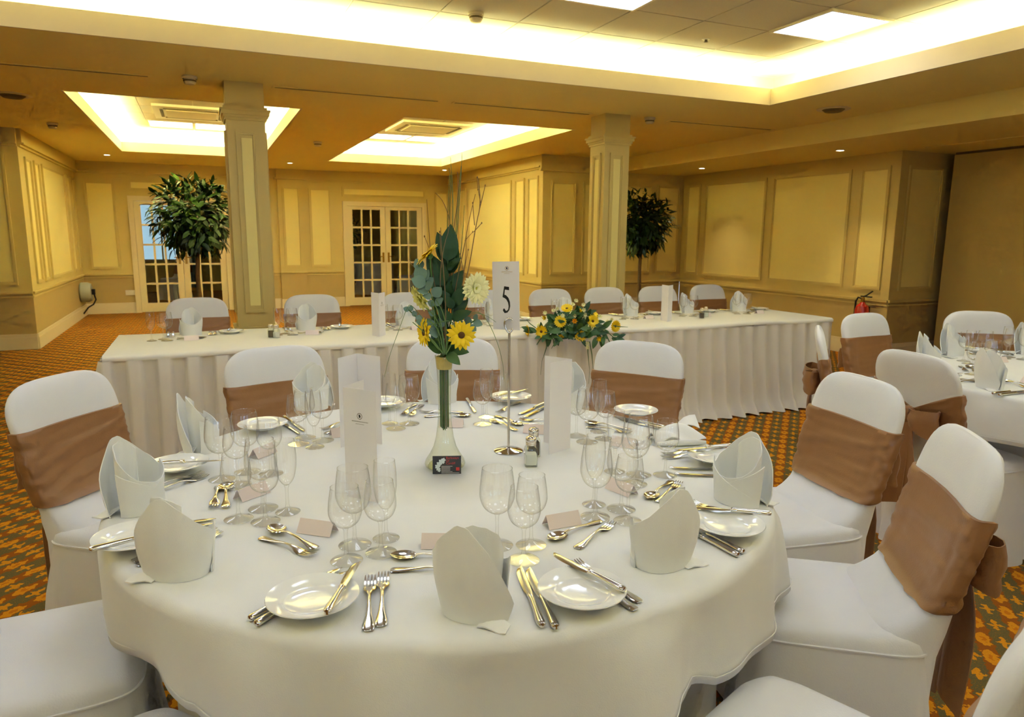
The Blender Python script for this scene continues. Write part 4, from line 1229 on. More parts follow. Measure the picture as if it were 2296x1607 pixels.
# upright card turned a little away, clipped behind the teardrop
ctr = Vector((b.x, b.y, 0)) + FWD * .006 - RGT * .009; ca = -YAW - .62
cx_ = Vector((math.cos(ca), math.sin(ca), 0)); cn_ = Vector((math.sin(ca), -math.cos(ca), 0)); w2 = .050
t = thing('number_card', 'white card printed with the number 5 on a tall stand', 'number card', (ctr.x, ctr.y, ZT + .395))
tilt = -.085
Mc = Matrix(((cx_.x, tilt * cx_.x, cn_.x, 0), (cx_.y, tilt * cx_.y, cn_.y, 0), (0, 1, 0, 0), (0, 0, 0, 1)))
o = part('card', MB().box(-w2, w2, 0, .212, -.0006, .0006), 'card_white', t, None); o.matrix_basis = Mc


def stroke(pts, widths):
    L_ = []; R_ = []
    for i, p in enumerate(pts):
        a = Vector(pts[min(i + 1, len(pts) - 1)]) - Vector(pts[max(i - 1, 0)]); nrm = Vector((-a.y, a.x)).normalized()
        L_.append(Vector(p) + nrm * widths[i] / 2); R_.append(Vector(p) - nrm * widths[i] / 2)
    n = len(pts); vs = [(q.x, q.y, 0) for q in L_ + R_]
    return MB().add(vs, [(i, n + i, n + i + 1, i + 1) for i in range(n - 1)])


Mn = Mc.copy(); Mn.translation = cn_ * .0009
num = MB()
num.add([(x, y, 0) for x, y in ((-.0055, .1355), (.0125, .1335), (.0125, .1235), (-.0055, .1255))], [(0, 3, 2, 1)])
num.add([(x, y, 0) for x, y in ((-.0058, .1355), (-.0018, .1355), (-.0062, .102), (-.0125, .102))], [(0, 3, 2, 1)])
arc = [(-.0098, .1055), (-.002, .1035), (.006, .097), (.0115, .086), (.013, .074), (.0105, .063), (.004, .0565), (-.0035, .056), (-.0075, .061), (-.0078, .066)]
num.v += []; st_ = stroke(arc, [.009, .0105, .0095, .0075, .006, .0048, .006, .009, .009, .005]); num.add(st_.v, st_.f)
o = part('numeral', num, 'ink', t, None, 'black numeral 5'); o.matrix_basis = Mn
Me = Mc.copy(); Me.translation = cn_ * .0009 + Vector((0, 0, .192)); emblem(t, Me, 1.15, 'ink_gold')


# florist's card leaning on the vase
def text_mesh(s_, size):
    cu = bpy.data.curves.new('lettering', 'FONT'); cu.body = s_; cu.size = size; cu.extrude = 0
    ob = bpy.data.objects.new('lettering', cu); C.objects.link(ob)
    bpy.context.view_layer.update()
    me = bpy.data.meshes.new_from_object(ob.evaluated_get(bpy.context.evaluated_depsgraph_get()))
    bpy.data.objects.remove(ob); return me


p0 = T(970, 1063); p1 = T(1034, 1062); mid = (p0 + p1) / 2; ax_ = (p1 - p0); wcard = ax_.length; ax_.normalize()
t = thing('florist_card', 'black florist card with red lettering leaning on the vase', 'card', mid)
nn = Vector((ax_.y, -ax_.x, 0)); up = (Vector((0, 0, 1)) - nn * .12).normalized(); nn2 = ax_.cross(up)
Mf = Matrix(((ax_.x, up.x, nn2.x, 0), (ax_.y, up.y, nn2.y, 0), (ax_.z, up.z, nn2.z, 0), (0, 0, 0, 1)))
hc = wcard * .645
o = part('card', MB().box(-wcard / 2, wcard / 2, .0005, hc, -.0006, 0), 'card_black', t, None); o.matrix_basis = Mf
Mt = Mf.copy(); Mt.translation = nn2 * .0004


def lettering(s_, x, y, size, m, name='lettering'):
    me = text_mesh(s_, size); me.materials.append(MATS[m]); o = link(name, me, t)
    o.matrix_basis = Mt @ Matrix.Translation((x, y, 0)); return o


u_ = wcard
lettering('Barkways', -.03 * u_, .535 * u_, .118 * u_, 'card_red'); lettering('Of', -.03 * u_, .435 * u_, .105 * u_, 'card_red'); lettering('Cardiff', -.03 * u_, .345 * u_, .118 * u_, 'card_red')
lines = MB()
for r_, (ln_) in enumerate((.37, .29, .31, .31, .37, .62)):
    x = -.19 * u_; yy = (.265 - .047 * r_) * u_
    while x < (-.19 + ln_) * u_:
        wl = .02 * u_; lines.add([(x, yy, 0), (x + wl, yy, 0), (x + wl, yy + .022 * u_, 0), (x, yy + .022 * u_, 0)], [(0, 1, 2, 3)]); x += wl * 1.3
o = part('fine_print', lines, 'card_text', t, None); o.matrix_basis = Mt; o['kind'] = 'stuff'
o = part('logo', MB().add([(x * u_, y * u_, 0) for x, y in ((.32, .12), (.44, .12), (.44, .235), (.32, .235))], [(0, 1, 2, 3)]), 'card_red', t, None); o.matrix_basis = Mt
for (ox, oy, rr) in ((-.12, .50, .07), (-.20, .45, .08), (-.27, .36, .085), (-.33, .27, .08), (-.30, .19, .07), (-.27, .13, .05), (-.13, .42, .05)):
    vs = [((ox + rr * (1 + .22 * math.cos(5 * a)) * math.cos(a)) * u_, (oy + rr * (1 + .22 * math.cos(5 * a)) * math.sin(a)) * u_, 0) for a in [2 * PI * i / 20 for i in range(20)]]
    o = part('printed_orchid', MB().add(vs, [tuple(range(20))]), 'orchid', t, None); o.matrix_basis = Mt @ Matrix.Translation((0, 0, random.uniform(.00002, .0002)))


# ================================================================== VASE AND ITS FLOWERS
VB = T(998, 1047); VB.z = ZT + .0006
t = thing('glass_vase', 'tall slim glass vase with a flared foot on the number 5 table', 'vase', VB)
vp = [(.0, .001), (.046, .001), (.058, .006), (.061, .014), (.057, .026), (.045, .044), (.034, .066), (.0265, .095), (.0215, .13), (.0188, .17), (.0180, .21), (.0190, .25), (.0215, .29), (.0250, .325), (.0275, .340)]
part('body', MB().lathe(vp + [(.0268, .3408), (.0258, .339)], 40), 'vase_glass', t, 60)
part('foot_glass', MB().lathe([(0, .018), (.040, .018), (.048, .012), (.052, .004), (0, .003)], 32), 'vase_glass', t, 60)
part('raffia_tie', MB().lathe([(.0200, .300), (.0222, .304), (.0238, .318), (.0246, .332), (.0236, .338), (.0215, .330)], 24), 'raffia', t, 60, 'pale straw binding inside the neck')
TOPV = Vector((VB.x, VB.y, VB.z + .335))


SLOT = [0]


def slot_xy():
    i = SLOT[0]; SLOT[0] += 1; r = .0148 * math.sqrt((i + .5) / 42); a = i * 2.39996
    return r * math.cos(a), r * math.sin(a)


def stem_path(head, i, bow=0.):
    """from the water, up through the neck, out to the head"""
    sx_, sy_ = slot_xy()
    p0, p1, p2 = [Vector((VB.x + sx_, VB.y + sy_, VB.z + z_)) for z_ in (.115, .22, .338)]
    h = Vector(head); pts = [p0, p1, p2]
    for k in (1, 2, 3, 4, 5, 6):
        u = k / 6; m = p2.lerp(h, u); m.z += .02 * math.sin(PI * u); m += RGT * bow * math.sin(PI * u); pts.append(m)
    return pts


def loc_(pts, o): return [Vector(p) - Vector(o) for p in pts]


PETALS = {}


def petal_mesh(key, m, L_=.045, w=.0075, cup=.006):
    if key not in PETALS:
        g = []
        for i in range(6):
            u = i / 5; ww = w * (math.sin(PI * min(1, u * .78 + .16)) ** .7) * (.35 if i == 5 else 1)
            g.append([(L_ * (.16 + .84 * u), ww * v, cup * math.sin(u * 1.7) * (1) + .0018 * (1 - v * v) - .010 * max(0, u - .55) ** 1.4) for v in (-1, -.45, .45, 1)])
        PETALS[key] = MB().surf(g).mesh('petal', m, 80)
    return PETALS[key]


def face_matrix(n, spin=0.):
    n = Vector(n).normalized(); a = n.cross(Vector((0, 0, 1)))
    if a.length < 1e-3: a = Vector((1, 0, 0))
    a.normalize(); b = n.cross(a)
    return Matrix(((a.x, b.x, n.x), (a.y, b.y, n.y), (a.z, b.z, n.z))).to_4x4() @ Matrix.Rotation(spin, 4, 'Z')


def gerbera(head, facing, R, colour, eye, label, i, name='gerbera', group=None, n1=17, bow=0., close=0.):
    h = Vector(head); root = thing(name, label, 'flower', VB, 0, group); M_ = face_matrix(facing); M_.translation = h - VB
    pth = stem_path(h - Vector(facing).normalized() * .004, i, bow)
    part('stem', MB().tube(loc_(pth, VB), [.0014] * 3 + [.0026] * (len(pth) - 3), 7), 'stem_green', root, 60)
    o = part('calyx', MB().lathe([(.0028, -.012), (.008, -.008), (.010, -.001), (.0, .0)], 12), 'stem_green', root, 60); o.matrix_basis = M_
    me = petal_mesh(colour + '%.3f' % R, colour, R, R * .175, R * .12)
    for layer, (cnt, sc, lift) in enumerate(((n1, 1., .08 + close), (int(n1 * .8), .84, .26 + close), (12, .45, .75))[:3 if 'pale' in eye else 2]):
        for k in range(cnt):
            o = link('petal', me, root)
            o.matrix_basis = M_ @ Matrix.Rotation(2 * PI * (k + .5 * layer) / cnt + random.uniform(-.06, .06), 4, 'Z') @ Matrix.Rotation(-lift + random.uniform(-.09, .09), 4, 'Y') @ Matrix.Diagonal((sc * random.uniform(.92, 1.06), random.uniform(.9, 1.05), 1, 1))
    o = part('eye', MB().lathe([(0, .0095), (.005, .0092), (.0098, .0070), (.0108, .002)], 16), eye, root, 60); o.matrix_basis = M_
    return root


TOCAM = -FWD
gerbera(PV(VB, 1034, 751, .045), TOCAM + RGT * .25 + Vector((0, 0, .10)), .043, 'petal_yellow', 'flower_eye', 'open yellow gerbera with dark eye low in the vase', 0)
gerbera(PV(VB, 954, 745, .045), TOCAM * .55 - RGT * .85 + Vector((0, 0, .05)), .041, 'petal_yellow', 'flower_eye', 'yellow gerbera turned sideways behind the eucalyptus leaves', 1)
gerbera(PV(VB, 962, 572, .035), -RGT * .75 + Vector((0, 0, .75)) + TOCAM * .1, .042, 'petal_yellow', 'flower_eye', 'yellow gerbera high in the vase, seen from its side', 2, bow=-.01)
gerbera(PV(VB, 1064, 646, .02), TOCAM * .8 + RGT * .55 + Vector((0, 0, .05)), .047, 'petal_cream', 'flower_eye_pale', 'cream double gerbera on the open side of the vase bunch', 3, n1=26, close=.12)
gerbera(PV(VB, 944, 668, -.03), TOCAM * .5 - RGT * .7 - Vector((0, 0, .45)), .043, 'petal_pale', 'flower_eye_pale', 'pale yellow gerbera drooping behind the eucalyptus', 4)


def leaf_mesh(key, m, L_=1., w=.3, curl=.1, rnd=.7):
    if key not in PETALS:
        g = []
        for i in range(8):
            u = i / 7; ww = w * max(.02, math.sin(PI * min(1, u ** rnd)) ** .8)
            g.append([(L_ * u, ww * v, curl * (math.sin(u * 2.2) * .5 - .6 * u * u) + .10 * w * abs(v)) for v in (-1, -.5, 0, .5, 1)])
        PETALS[key] = MB().surf(g).mesh('leaf', m, 80)
    return PETALS[key]


def leafy(name, label, stem_px, leaves, m, key, smat='stem_green', w=.33, rnd=.7, i=0, toward=0., grp=None):
    """stem through pixels, leaves = (base pixel, tip pixel, toward)"""
    root = thing(name, label, 'foliage', VB, 0, grp)
    pts = [PV(VB, x, y, toward) for x, y in stem_px]
    a = i * 2.4 + 1
    sx_, sy_ = slot_xy()
    pth = [Vector((VB.x + sx_, VB.y + sy_, VB.z + z_)) for z_ in (.12, .24, .338)] + pts
    part('stem', MB().tube(loc_(pth, VB), [.0013] * 3 + [.0020] * len(pts), 6), smat, root, 60)
    me = leaf_mesh(key, m, 1., w, .12, rnd)
    for (b_, tp_, tw) in leaves:
        B = PV(VB, *b_, toward + tw * .5); Tt = PV(VB, *tp_, toward + tw); d = Tt - B; Ln = d.length
        xa = d.normalized(); roll = random.uniform(-.5, .5); nrm = (TOCAM * .8 + Vector((0, 0, .5)) + RGT * roll); ya = nrm.cross(xa).normalized(); za = xa.cross(ya)
        Mx = Matrix(((xa.x * Ln, ya.x * Ln, za.x * Ln, 0), (xa.y * Ln, ya.y * Ln, za.y * Ln, 0), (xa.z * Ln, ya.z * Ln, za.z * Ln, 0), (0, 0, 0, 1))); Mx.translation = B - VB
        o = link('leaf', me, root); o.matrix_basis = Mx
    return root


leafy('ruscus_stem', 'tall stem of broad dark green leaves at the top of the vase bunch', [(1000, 720), (1002, 640), (1005, 575)],
      [((1003, 585), (1011, 502), .01), ((1000, 590), (980, 520), -.01), ((1002, 605), (1034, 578), .02), ((998, 640), (958, 566), .01), ((1003, 615), (1025, 545), -.01), ((1000, 660), (1040, 605), -.02), ((998, 680), (968, 622), -.01), ((1004, 690), (1047, 652), .02), ((1000, 700), (975, 655), .03), ((1004, 672), (1010, 628), .03)], 'leaf_dark', 'ruscus', w=.27, i=0)
leafy('ruscus_stem', 'short stem of dark green leaves in the middle of the vase bunch', [(1003, 770), (1012, 715), (1018, 680)],
      [((1012, 715), (1058, 698), .03), ((1014, 705), (1050, 672), .0), ((1012, 720), (980, 690), .03), ((1010, 735), (1040, 760), .02), ((1005, 740), (965, 728), .0), ((1016, 690), (990, 650), .02), ((1018, 685), (1038, 640), .02), ((1008, 755), (1048, 738), .0), ((1000, 760), (972, 700), -.02), ((1016, 690), (1000, 662), .04)], 'leaf_dark', 'ruscus', w=.27, i=1, toward=.015)
leafy('ruscus_stem', 'green leaves hanging over the vase lip', [(1000, 792), (1002, 782)],
      [((1002, 790), (1032, 818), .03), ((996, 788), (950, 762), .02), ((1000, 784), (1034, 772), .01), ((994, 786), (968, 742), .0), ((1004, 780), (1052, 790), -.02)], 'leaf_mid', 'ruscus_mid', w=.30, i=2, toward=.012)
EU = [((952, 628), (932, 598), .01), ((950, 630), (962, 604), .0), ((955, 638), (922, 625), .02), ((955, 640), (972, 622), .0), ((962, 650), (935, 652), .02), ((962, 650), (958, 628), .03), ((968, 664), (948, 664), .02), ((970, 664), (990, 644), .01), ((974, 684), (958, 676), .02), ((976, 684), (994, 668), .01), ((978, 704), (960, 700), .0), ((945, 605), (932, 580), -.01), ((980, 730), (952, 728), .02), ((982, 732), (1000, 712), .0), ((985, 750), (962, 745), .03)]
leafy('eucalyptus_stem', 'grey green eucalyptus stem with round leaves, tallest of the bunch', [(990, 770), (980, 720), (968, 665), (952, 628), (938, 592)], EU, 'leaf_grey', 'euca', w=.44, rnd=.85, i=3, toward=.03)
leafy('eucalyptus_stem', 'short eucalyptus sprig leaning out low over the vase, white cards behind', [(992, 780), (960, 735), (935, 712), (916, 694)],
      [((918, 696), (904, 690), .0), ((920, 698), (922, 684), .0), ((932, 710), (948, 716), .01), ((932, 710), (926, 696), .0), ((950, 725), (932, 720), .02), ((955, 730), (966, 714), .02)], 'leaf_grey', 'euca', w=.42, rnd=.85, i=4, toward=.02)
leafy('eucalyptus_stem', 'short eucalyptus sprig leaning out below the cream gerbera', [(1000, 782), (1032, 745), (1052, 728), (1066, 716)],
      [((1064, 718), (1070, 704), .0), ((1060, 722), (1082, 728), .0), ((1052, 728), (1046, 708), .0), ((1050, 730), (1068, 742), .02), ((1040, 738), (1030, 718), .0), ((1064, 716), (1080, 624), -.05)][:5], 'leaf_grey', 'euca', w=.42, rnd=.85, i=5, toward=.02)


def strand(px, label, name, m, r0, r1, i, toward=0., cat='foliage', sub=(), group=None):
    root = thing(name, label, cat, VB, 0, group); pts = [PV(VB, x, y, toward) for x, y in px]
    # smooth the polyline
    for _ in range(2):
        q = [pts[0]]
        for a_, b_ in zip(pts[:-1], pts[1:]): q += [a_.lerp(b_, .25), a_.lerp(b_, .75)]
        pts = q + [pts[-1]]
    a = i * 1.9
    sx_, sy_ = slot_xy()
    pth = [Vector((VB.x + sx_, VB.y + sy_, VB.z + z_)) for z_ in (.125, .338)] + pts
    n = len(pth)
    part('stem', MB().tube(loc_(pth, VB), [min(r0, .0012)] * 2 + [r0 + (r1 - r0) * k / (n - 1) for k in range(2, n)], 5), m, root, 60)
    for sp in sub:
        ps = [PV(VB, x, y, toward) for x, y in sp]
        part('side_shoot', MB().tube(loc_(ps, VB), [r1 * 1.3] + [r1] * (len(ps) - 1), 5), m, root, 60)
        for p_ in ps[1:]:
            part('bud', MB().lathe([(0, -.003), (.0022, -.001), (.0018, .002), (0, .004)], 6, tuple(p_ - VB)), m, root, 60)
    return root


TG = 'bare twigs of the vase bunch'; GG = 'grass blades of the vase bunch'
strand([(1008, 760), (1030, 690), (1052, 600), (1068, 500), (1078, 460), (1073, 400)], 'tallest forked bare brown twig in the vase bunch', 'bare_twig', 'twig', .0022, .0010, 0, -.02, sub=[[(1075, 470), (1088, 416)], [(1078, 455), (1072, 425), (1070, 398)], [(1062, 520), (1080, 500)], [(1064, 505), (1060, 455)]])
strand([(1004, 760), (1022, 640), (1040, 560), (1050, 500), (1066, 435)], 'bare brown twig with one side shoot beside the tall forked twig', 'bare_twig', 'twig', .0020, .0008, 1, -.01, sub=[[(1042, 540), (1060, 520)]])
strand([(998, 760), (982, 680), (968, 600), (962, 520), (957, 447)], 'thin bare twig beside the high side-on gerbera', 'bare_twig', 'twig', .0018, .0007, 2, .02, sub=[[(964, 560), (952, 530)]])
strand([(1002, 760), (1006, 640), (1016, 520), (1028, 440), (1026, 386)], 'pale straight twig between the upright grass blades', 'bare_twig', 'twig', .0018, .0008, 3, -.03)
strand([(1000, 760), (985, 650), (992, 560), (1012, 500), (994, 450), (976, 432)], 'bent bare twig crossing the broad top leaf', 'bare_twig', 'twig', .0016, .0007, 4, .03, sub=[[(990, 600), (986, 520)]])
strand([(1004, 760), (1030, 680), (1044, 590), (1046, 520)], 'short bare twig above the cream gerbera', 'bare_twig', 'twig', .0018, .0007, 5, .0, sub=[[(1038, 620), (1050, 560)], [(1040, 610), (1032, 570)]])
strand([(998, 760), (1000, 680), (994, 600), (990, 560), (988, 510)], 'pale bare twig lying over the leaves', 'bare_twig', 'twig', .0020, .0009, 6, .05)
strand([(996, 770), (970, 690), (948, 620), (920, 590), (918, 580)], 'thin bare twig poking out beside the eucalyptus', 'bare_twig', 'twig', .0014, .0006, 7, .0)
for k, px in enumerate(([(1002, 740), (1006, 560), (1008, 470), (1012, 400), (1006, 376)], [(1000, 740), (1014, 560), (1016, 450), (1013, 390), (1010, 352)], [(1004, 740), (1022, 560), (1030, 450), (1034, 390), (1036, 342)], [(1004, 740), (1018, 600), (1024, 480), (1030, 410), (1034, 372)], [(1006, 740), (1030, 600), (1038, 520), (1041, 460)], [(1002, 740), (1002, 560), (1004, 480), (1008, 392)])):
    strand(px, 'upright green grass blade rising from the vase bunch', 'bear_grass', 'leaf_mid', .0016, .0006, k, -.02 + .01 * (k % 3), group=GG)
strand([(995, 780), (960, 730), (922, 680), (912, 690), (898, 730), (872, 800), (862, 845)], 'long thin grass blade arching down over the white menu card', 'bear_grass', 'grass', .0013, .0005, 11, .04)
strand([(1003, 770), (1030, 720), (1068, 694), (1092, 715), (1115, 765), (1128, 815), (1130, 850)], 'long thin grass blade arching down past the number stand', 'bear_grass', 'grass', .0013, .0005, 12, .03)
strand([(1003, 770), (1030, 735), (1062, 700), (1090, 706), (1112, 722)], 'thin grass blade ending before the number card', 'bear_grass', 'grass', .0012, .0005, 13, .0)
for k, px in enumerate(([(996, 790), (990, 730), (980, 690), (965, 668), (975, 720), (988, 780)], [(994, 790), (985, 740), (960, 715), (945, 725), (960, 755), (985, 785)], [(998, 790), (992, 740), (972, 705), (955, 690)], [(1000, 790), (1003, 745), (994, 700), (978, 672)], [(992, 790), (968, 760), (940, 735), (925, 722)], [(1002, 790), (1018, 760), (1022, 730), (1008, 718), (985, 722), (962, 730)])):
    strand(px, 'looped pale grass blade low in front of the vase bunch', 'grass_loop', 'grass', .0022, .0012, 20 + k, .055, group='looped grass of the vase bunch')

# ================================================================== POTTED TOPIARY TREES
tl = []
for key, m in (('tleaf', 'leaf_tree'), ('tleaf2', 'leaf_tree_light')):
    g = [[(.11 * u, .021 * max(.06, math.sin(PI * min(1, u ** .8)) ** .8) * v, -.03 * u * u + .004 * abs(v)) for v in (-1, 0, 1)] for u in (0, .25, .5, .75, 1)]
    tl.append(MB().surf(g).mesh('leaf', m, 80))


def topiary(loc, zc, rx, rz, seed, label, n=300, extra=900):
    rnd = random.Random(seed); t = thing('topiary_tree', label, 'tree', loc)
    part('pot', MB().lathe([(0, 0), (.17, 0), (.19, .02), (.22, .34), (.235, .36), (.235, .39), (.21, .39), (.205, .34)], 28), 'pot', t, 50)
    part('soil', MB().lathe([(0, .35), (.207, .345)], 24), 'soil', t)
    tr_ = [(.01 * math.sin(k * 1.3), .01 * math.cos(k), .34 + (zc - .40) * k / 8) for k in range(9)]
    part('trunk', MB().tube(tr_, [.030 - .0012 * k for k in range(9)], 10), 'bark', t, 60)
    for k in range(7):
        a = k * 2.4; e = .2 + .5 * rnd.random(); top = Vector((rx * .6 * math.cos(a) * math.cos(e), rx * .6 * math.sin(a) * math.cos(e), zc + rz * .6 * math.sin(e) - .08))
        part('branch', MB().tube([(0, 0, zc - .42 + .02 * k), tuple(Vector((0, 0, zc - .2)).lerp(top, .5)), tuple(top)], [.014, .010, .005], 6), 'bark', t, 60)

    def spot(inner):
        while True:
            v = Vector((rnd.uniform(-1, 1), rnd.uniform(-1, 1), rnd.uniform(-1, 1)))
            if .2 < v.length < 1: break
        v.normalize(); k = rnd.uniform(.25, .8) if inner else rnd.uniform(.74, 1.08)
        k *= 1 + .10 * math.sin(v.x * 5 + seed) * math.cos(v.z * 6)
        return v, Vector((v.x * rx * k, v.y * rx * k, zc + v.z * rz * k))

    def leafM(inner):
        v, p = spot(inner); d = (v + Vector((rnd.uniform(-.8, .8), rnd.uniform(-.8, .8), rnd.uniform(-.9, .3)))).normalized()
        up_ = (v + Vector((0, 0, .7))).normalized(); ya = up_.cross(d)
        if ya.length < .05: ya = Vector((1, 0, 0))
        ya.normalize(); za = d.cross(ya); s_ = rnd.uniform(.8, 1.35)
        Mx = Matrix(((d.x * s_, ya.x * s_, za.x * s_, p.x), (d.y * s_, ya.y * s_, za.y * s_, p.y), (d.z * s_, ya.z * s_, za.z * s_, p.z), (0, 0, 0, 1)))
        return Mx
    for k in range(n):
        o = link('leaf', tl[1 if rnd.random() < .25 else 0], t); o.matrix_basis = leafM(False)
    mb = MB(); base = [Vector(v.co) for v in tl[0].vertices]; fs = [tuple(p.vertices) for p in tl[0].polygons]
    for k in range(extra):
        Mx = leafM(k % 2 == 0); mb.add([Mx @ v for v in base], fs)
    o = part('inner_foliage', mb, 'leaf_tree', t, 80); o['kind'] = 'stuff'
    return t


topiary((-.06, 9.0, 0), 1.64, .44, .40, 4, 'bushy ball topiary tree in front of the glazed doors')
topiary((6.0, 9.0, 0), 1.64, .40, .40, 9, 'round topiary tree standing in the alcove behind the column')
topiary((2.95, 16.3, 0), 1.45, .40, .36, 14, 'potted ball tree seen through the glazed doors, room beyond', n=60, extra=240)


# ================================================================== HEAD TABLE SETTINGS
ONH = ' on the head table'
NAMEH = dict(fork='silver fork', dfork='small dessert fork', spoon='dessert spoon', knife='silver knife', bknife='butter knife across a plate', goblet='large wine goblet', white='small wine glass', flute='slim champagne flute', plate='white side plate', napkin='upright folded napkin', card='small folded place card')
ORD = ('first', 'second', 'third', 'fourth', 'fifth', 'sixth', 'seventh', 'eighth')


def place(cx, cy, ux, uy, labels, tag_, rnd, nap=True, glasses=True):
    """one cover: (cx, cy) napkin spot, (ux, uy) unit vector from the diner to the table middle"""
    rx_, ry_ = uy, -ux                                        # diner's right hand
    P = lambda r, f: Vector((cx + rx_ * r + ux * f, cy + ry_ * r + uy * f, ZT))
    z = ZT + (.0030 if tag_ == ' of the head table' else .0006)
    if nap: first_or_dup(NAP[rnd.randrange(3)], Vector((cx, cy, z)), math.atan2(uy, ux) - PI / 2 + rnd.uniform(-.6, .6), labels['napkin'], 'napkins' + tag_)
    for r in (.115, .145): cutlery('knife', P(r, .10), P(r + .005, -.12), z, labels['knife'], 'knives' + tag_)
    for r in (-.115, -.145): cutlery('fork', P(r, .09), P(r, -.10), z, labels['fork'], 'forks' + tag_)
    pl = P(-.25, .0); first_or_dup(plate0, Vector((pl.x, pl.y, z)), 0, labels['plate'], 'plates' + tag_)
    cutlery('bknife', P(-.22, .09), P(-.25, -.10), z + .017, labels['bknife'], 'butter knives' + tag_)
    cutlery('spoon', P(-.085, .205), P(.085, .205), z, labels['spoon'], 'spoons' + tag_); cutlery('dfork', P(.085, .165), P(-.085, .165), z, labels['dfork'], 'dessert forks' + tag_)
    pc = P(.0, .27); first_or_dup(pcard0, Vector((pc.x, pc.y, z)), math.atan2(uy, ux) - PI / 2 + rnd.uniform(-.2, .2), labels['card'], 'cards' + tag_)
    if glasses:
        for k, r, f_ in (('white', .17, .17), ('goblet', .135, .25), ('flute', .225, .235)):
            q = P(r + rnd.uniform(-.008, .008), f_ + rnd.uniform(-.008, .008)); first_or_dup(GL[k], Vector((q.x, q.y, z)), 0, labels[k], k + ' glasses' + tag_)


rh = random.Random(21)
spots = [T(432, 748), T(680, 738), T(905, 728), Vector((2.42, 5.14, 0)), T(1240, 708), T(1392, 700), T(1496, 700), T(1638, 696)]
for i, p in enumerate(spots):
    place((-.10, .66, 1.40, 2.12, 2.76, 3.42, 4.02, 4.62)[i], 5.24, 0, -1, {k: v + ', %s head table place from the glazed door side' % ORD[i] for k, v in NAMEH.items()}, ' of the head table', rh)
menu_card(T(851, 755), (T(830, 750), T(872, 748)), 'white menu card with a small crest standing on the head table, behind crystal vase', crest=1)
menu_card(T(1496, 722), (T(1474, 717), T(1516, 716)), 'white menu card standing on the head table beyond the flower arrangement')
for px_, py_, k in ((608, 757, 'pepper'), (620, 758, 'salt'), (1573, 714, 'pepper'), (1582, 711, 'salt'), (1156, 737, 'salt')):
    p = T(px_, py_); shaker(p, rh.uniform(-.5, .5), k, 'small glass %s shaker with chrome cap%s' % (k, ONH), k + ' shakers of the head table')

# ---------------------------------------------------------------- long low flower arrangement on the front edge
AB = PV((2.45, 4.57, 0), 1287, 745); AB.z = ZT + .002
fa = thing('flower_arrangement', 'long low arrangement of yellow gerberas and greenery trailing over the head table edge', 'flowers', AB)
part('foam_tray', MB().loft([[(.22 * k * sgnpow(math.cos(a), .5), .06 * k * sgnpow(math.sin(a), .5) + .03, z) for a in [2 * PI * i / 24 for i in range(24)]] for z, k in ((.002, 1), (.02, 1.05), (.05, .95), (.06, .8))]), 'leaf_dark', fa)


def APV(x, y, tw=0.):
    p = PV(AB, x, y, tw) - AB
    return p if p.z > .012 else PV(AB, x, y, .215) - AB


def joined_flower(R, layers, m, key):
    if key not in PETALS:
        mb = MB()
        for (cnt, sc, lift) in layers:
            for k in range(cnt):
                M_ = Matrix.Rotation(2 * PI * (k + .37 * sc) / cnt, 4, 'Z') @ Matrix.Rotation(-lift, 4, 'Y')
                g = []
                for i in range(5):
                    u = i / 4; ww = R * sc * .19 * (math.sin(PI * min(1, u * .75 + .18)) ** .7) * (.4 if i == 4 else 1)
                    g.append([M_ @ Vector((R * sc * (.12 + .88 * u), ww * v, R * .10 * math.sin(u * 1.8))) for v in (-1, 0, 1)])
                mb.surf(g)
        PETALS[key] = mb.mesh('petals', m, 80)
    return PETALS[key]


eye_me = MB().lathe([(0, .008), (.005, .0075), (.010, .005), (.011, .001)], 12).mesh('eye', 'flower_eye', 60)


def head(kind, x, y, tw, face, label=None):
    if kind == 'gerbera': me = joined_flower(.048, ((18, 1, .10), (14, .78, .32)), 'petal_yellow', 'aG')
    elif kind == 'rose': me = joined_flower(.030, ((7, 1, .7), (7, .9, 1.0), (6, .7, 1.25), (5, .5, 1.4)), 'petal_orange', 'aR')
    elif kind == 'yrose': me = joined_flower(.030, ((7, 1, .7), (7, .9, 1.0), (6, .7, 1.25), (5, .5, 1.4)), 'petal_yellow', 'aY')
    else: me = joined_flower(.021, ((7, 1, .45), (6, .8, .85), (5, .55, 1.2)), 'petal_cream', 'aW')
    o = link(dict(gerbera='gerbera_head', rose='orange_rose', yrose='yellow_rose').get(kind, 'cream_blossom'), me, fa); o['kind'] = 'stuff'
    M_ = face_matrix(face); M_.translation = APV(x, y, tw); o.matrix_basis = M_
    if kind == 'gerbera': link('eye', eye_me, o)
    return o


for x, y, tw, f_ in ((1214, 743, .10, TOCAM - RGT * .35), (1256, 721, .09, TOCAM + Vector((0, 0, .35))), (1271, 692, .02, TOCAM * .6 + Vector((0, 0, .8)) - RGT * .1), (1329, 720, .08, TOCAM + Vector((0, 0, .3)) + RGT * .2), (1302, 751, .13, TOCAM + Vector((0, 0, .05))), (1379, 731, .06, TOCAM + RGT * .6), (1329, 705, .0, TOCAM * .4 + Vector((0, 0, .9)) + RGT * .4), (1185, 742, .06, -RGT + TOCAM * .3)):
    head('gerbera', x, y, tw, f_)
head('rose', 1288, 720, .11, TOCAM + Vector((0, 0, .2))); head('yrose', 1258, 753, .13, TOCAM - Vector((0, 0, .2))); head('yrose', 1343, 758, .12, TOCAM - Vector((0, 0, .2))); head('yrose', 1298, 699, .03, TOCAM * .5 + RGT * .6 + Vector((0, 0, .7))); head('yrose', 1224, 712, .02, TOCAM - RGT)
rw = random.Random(5)
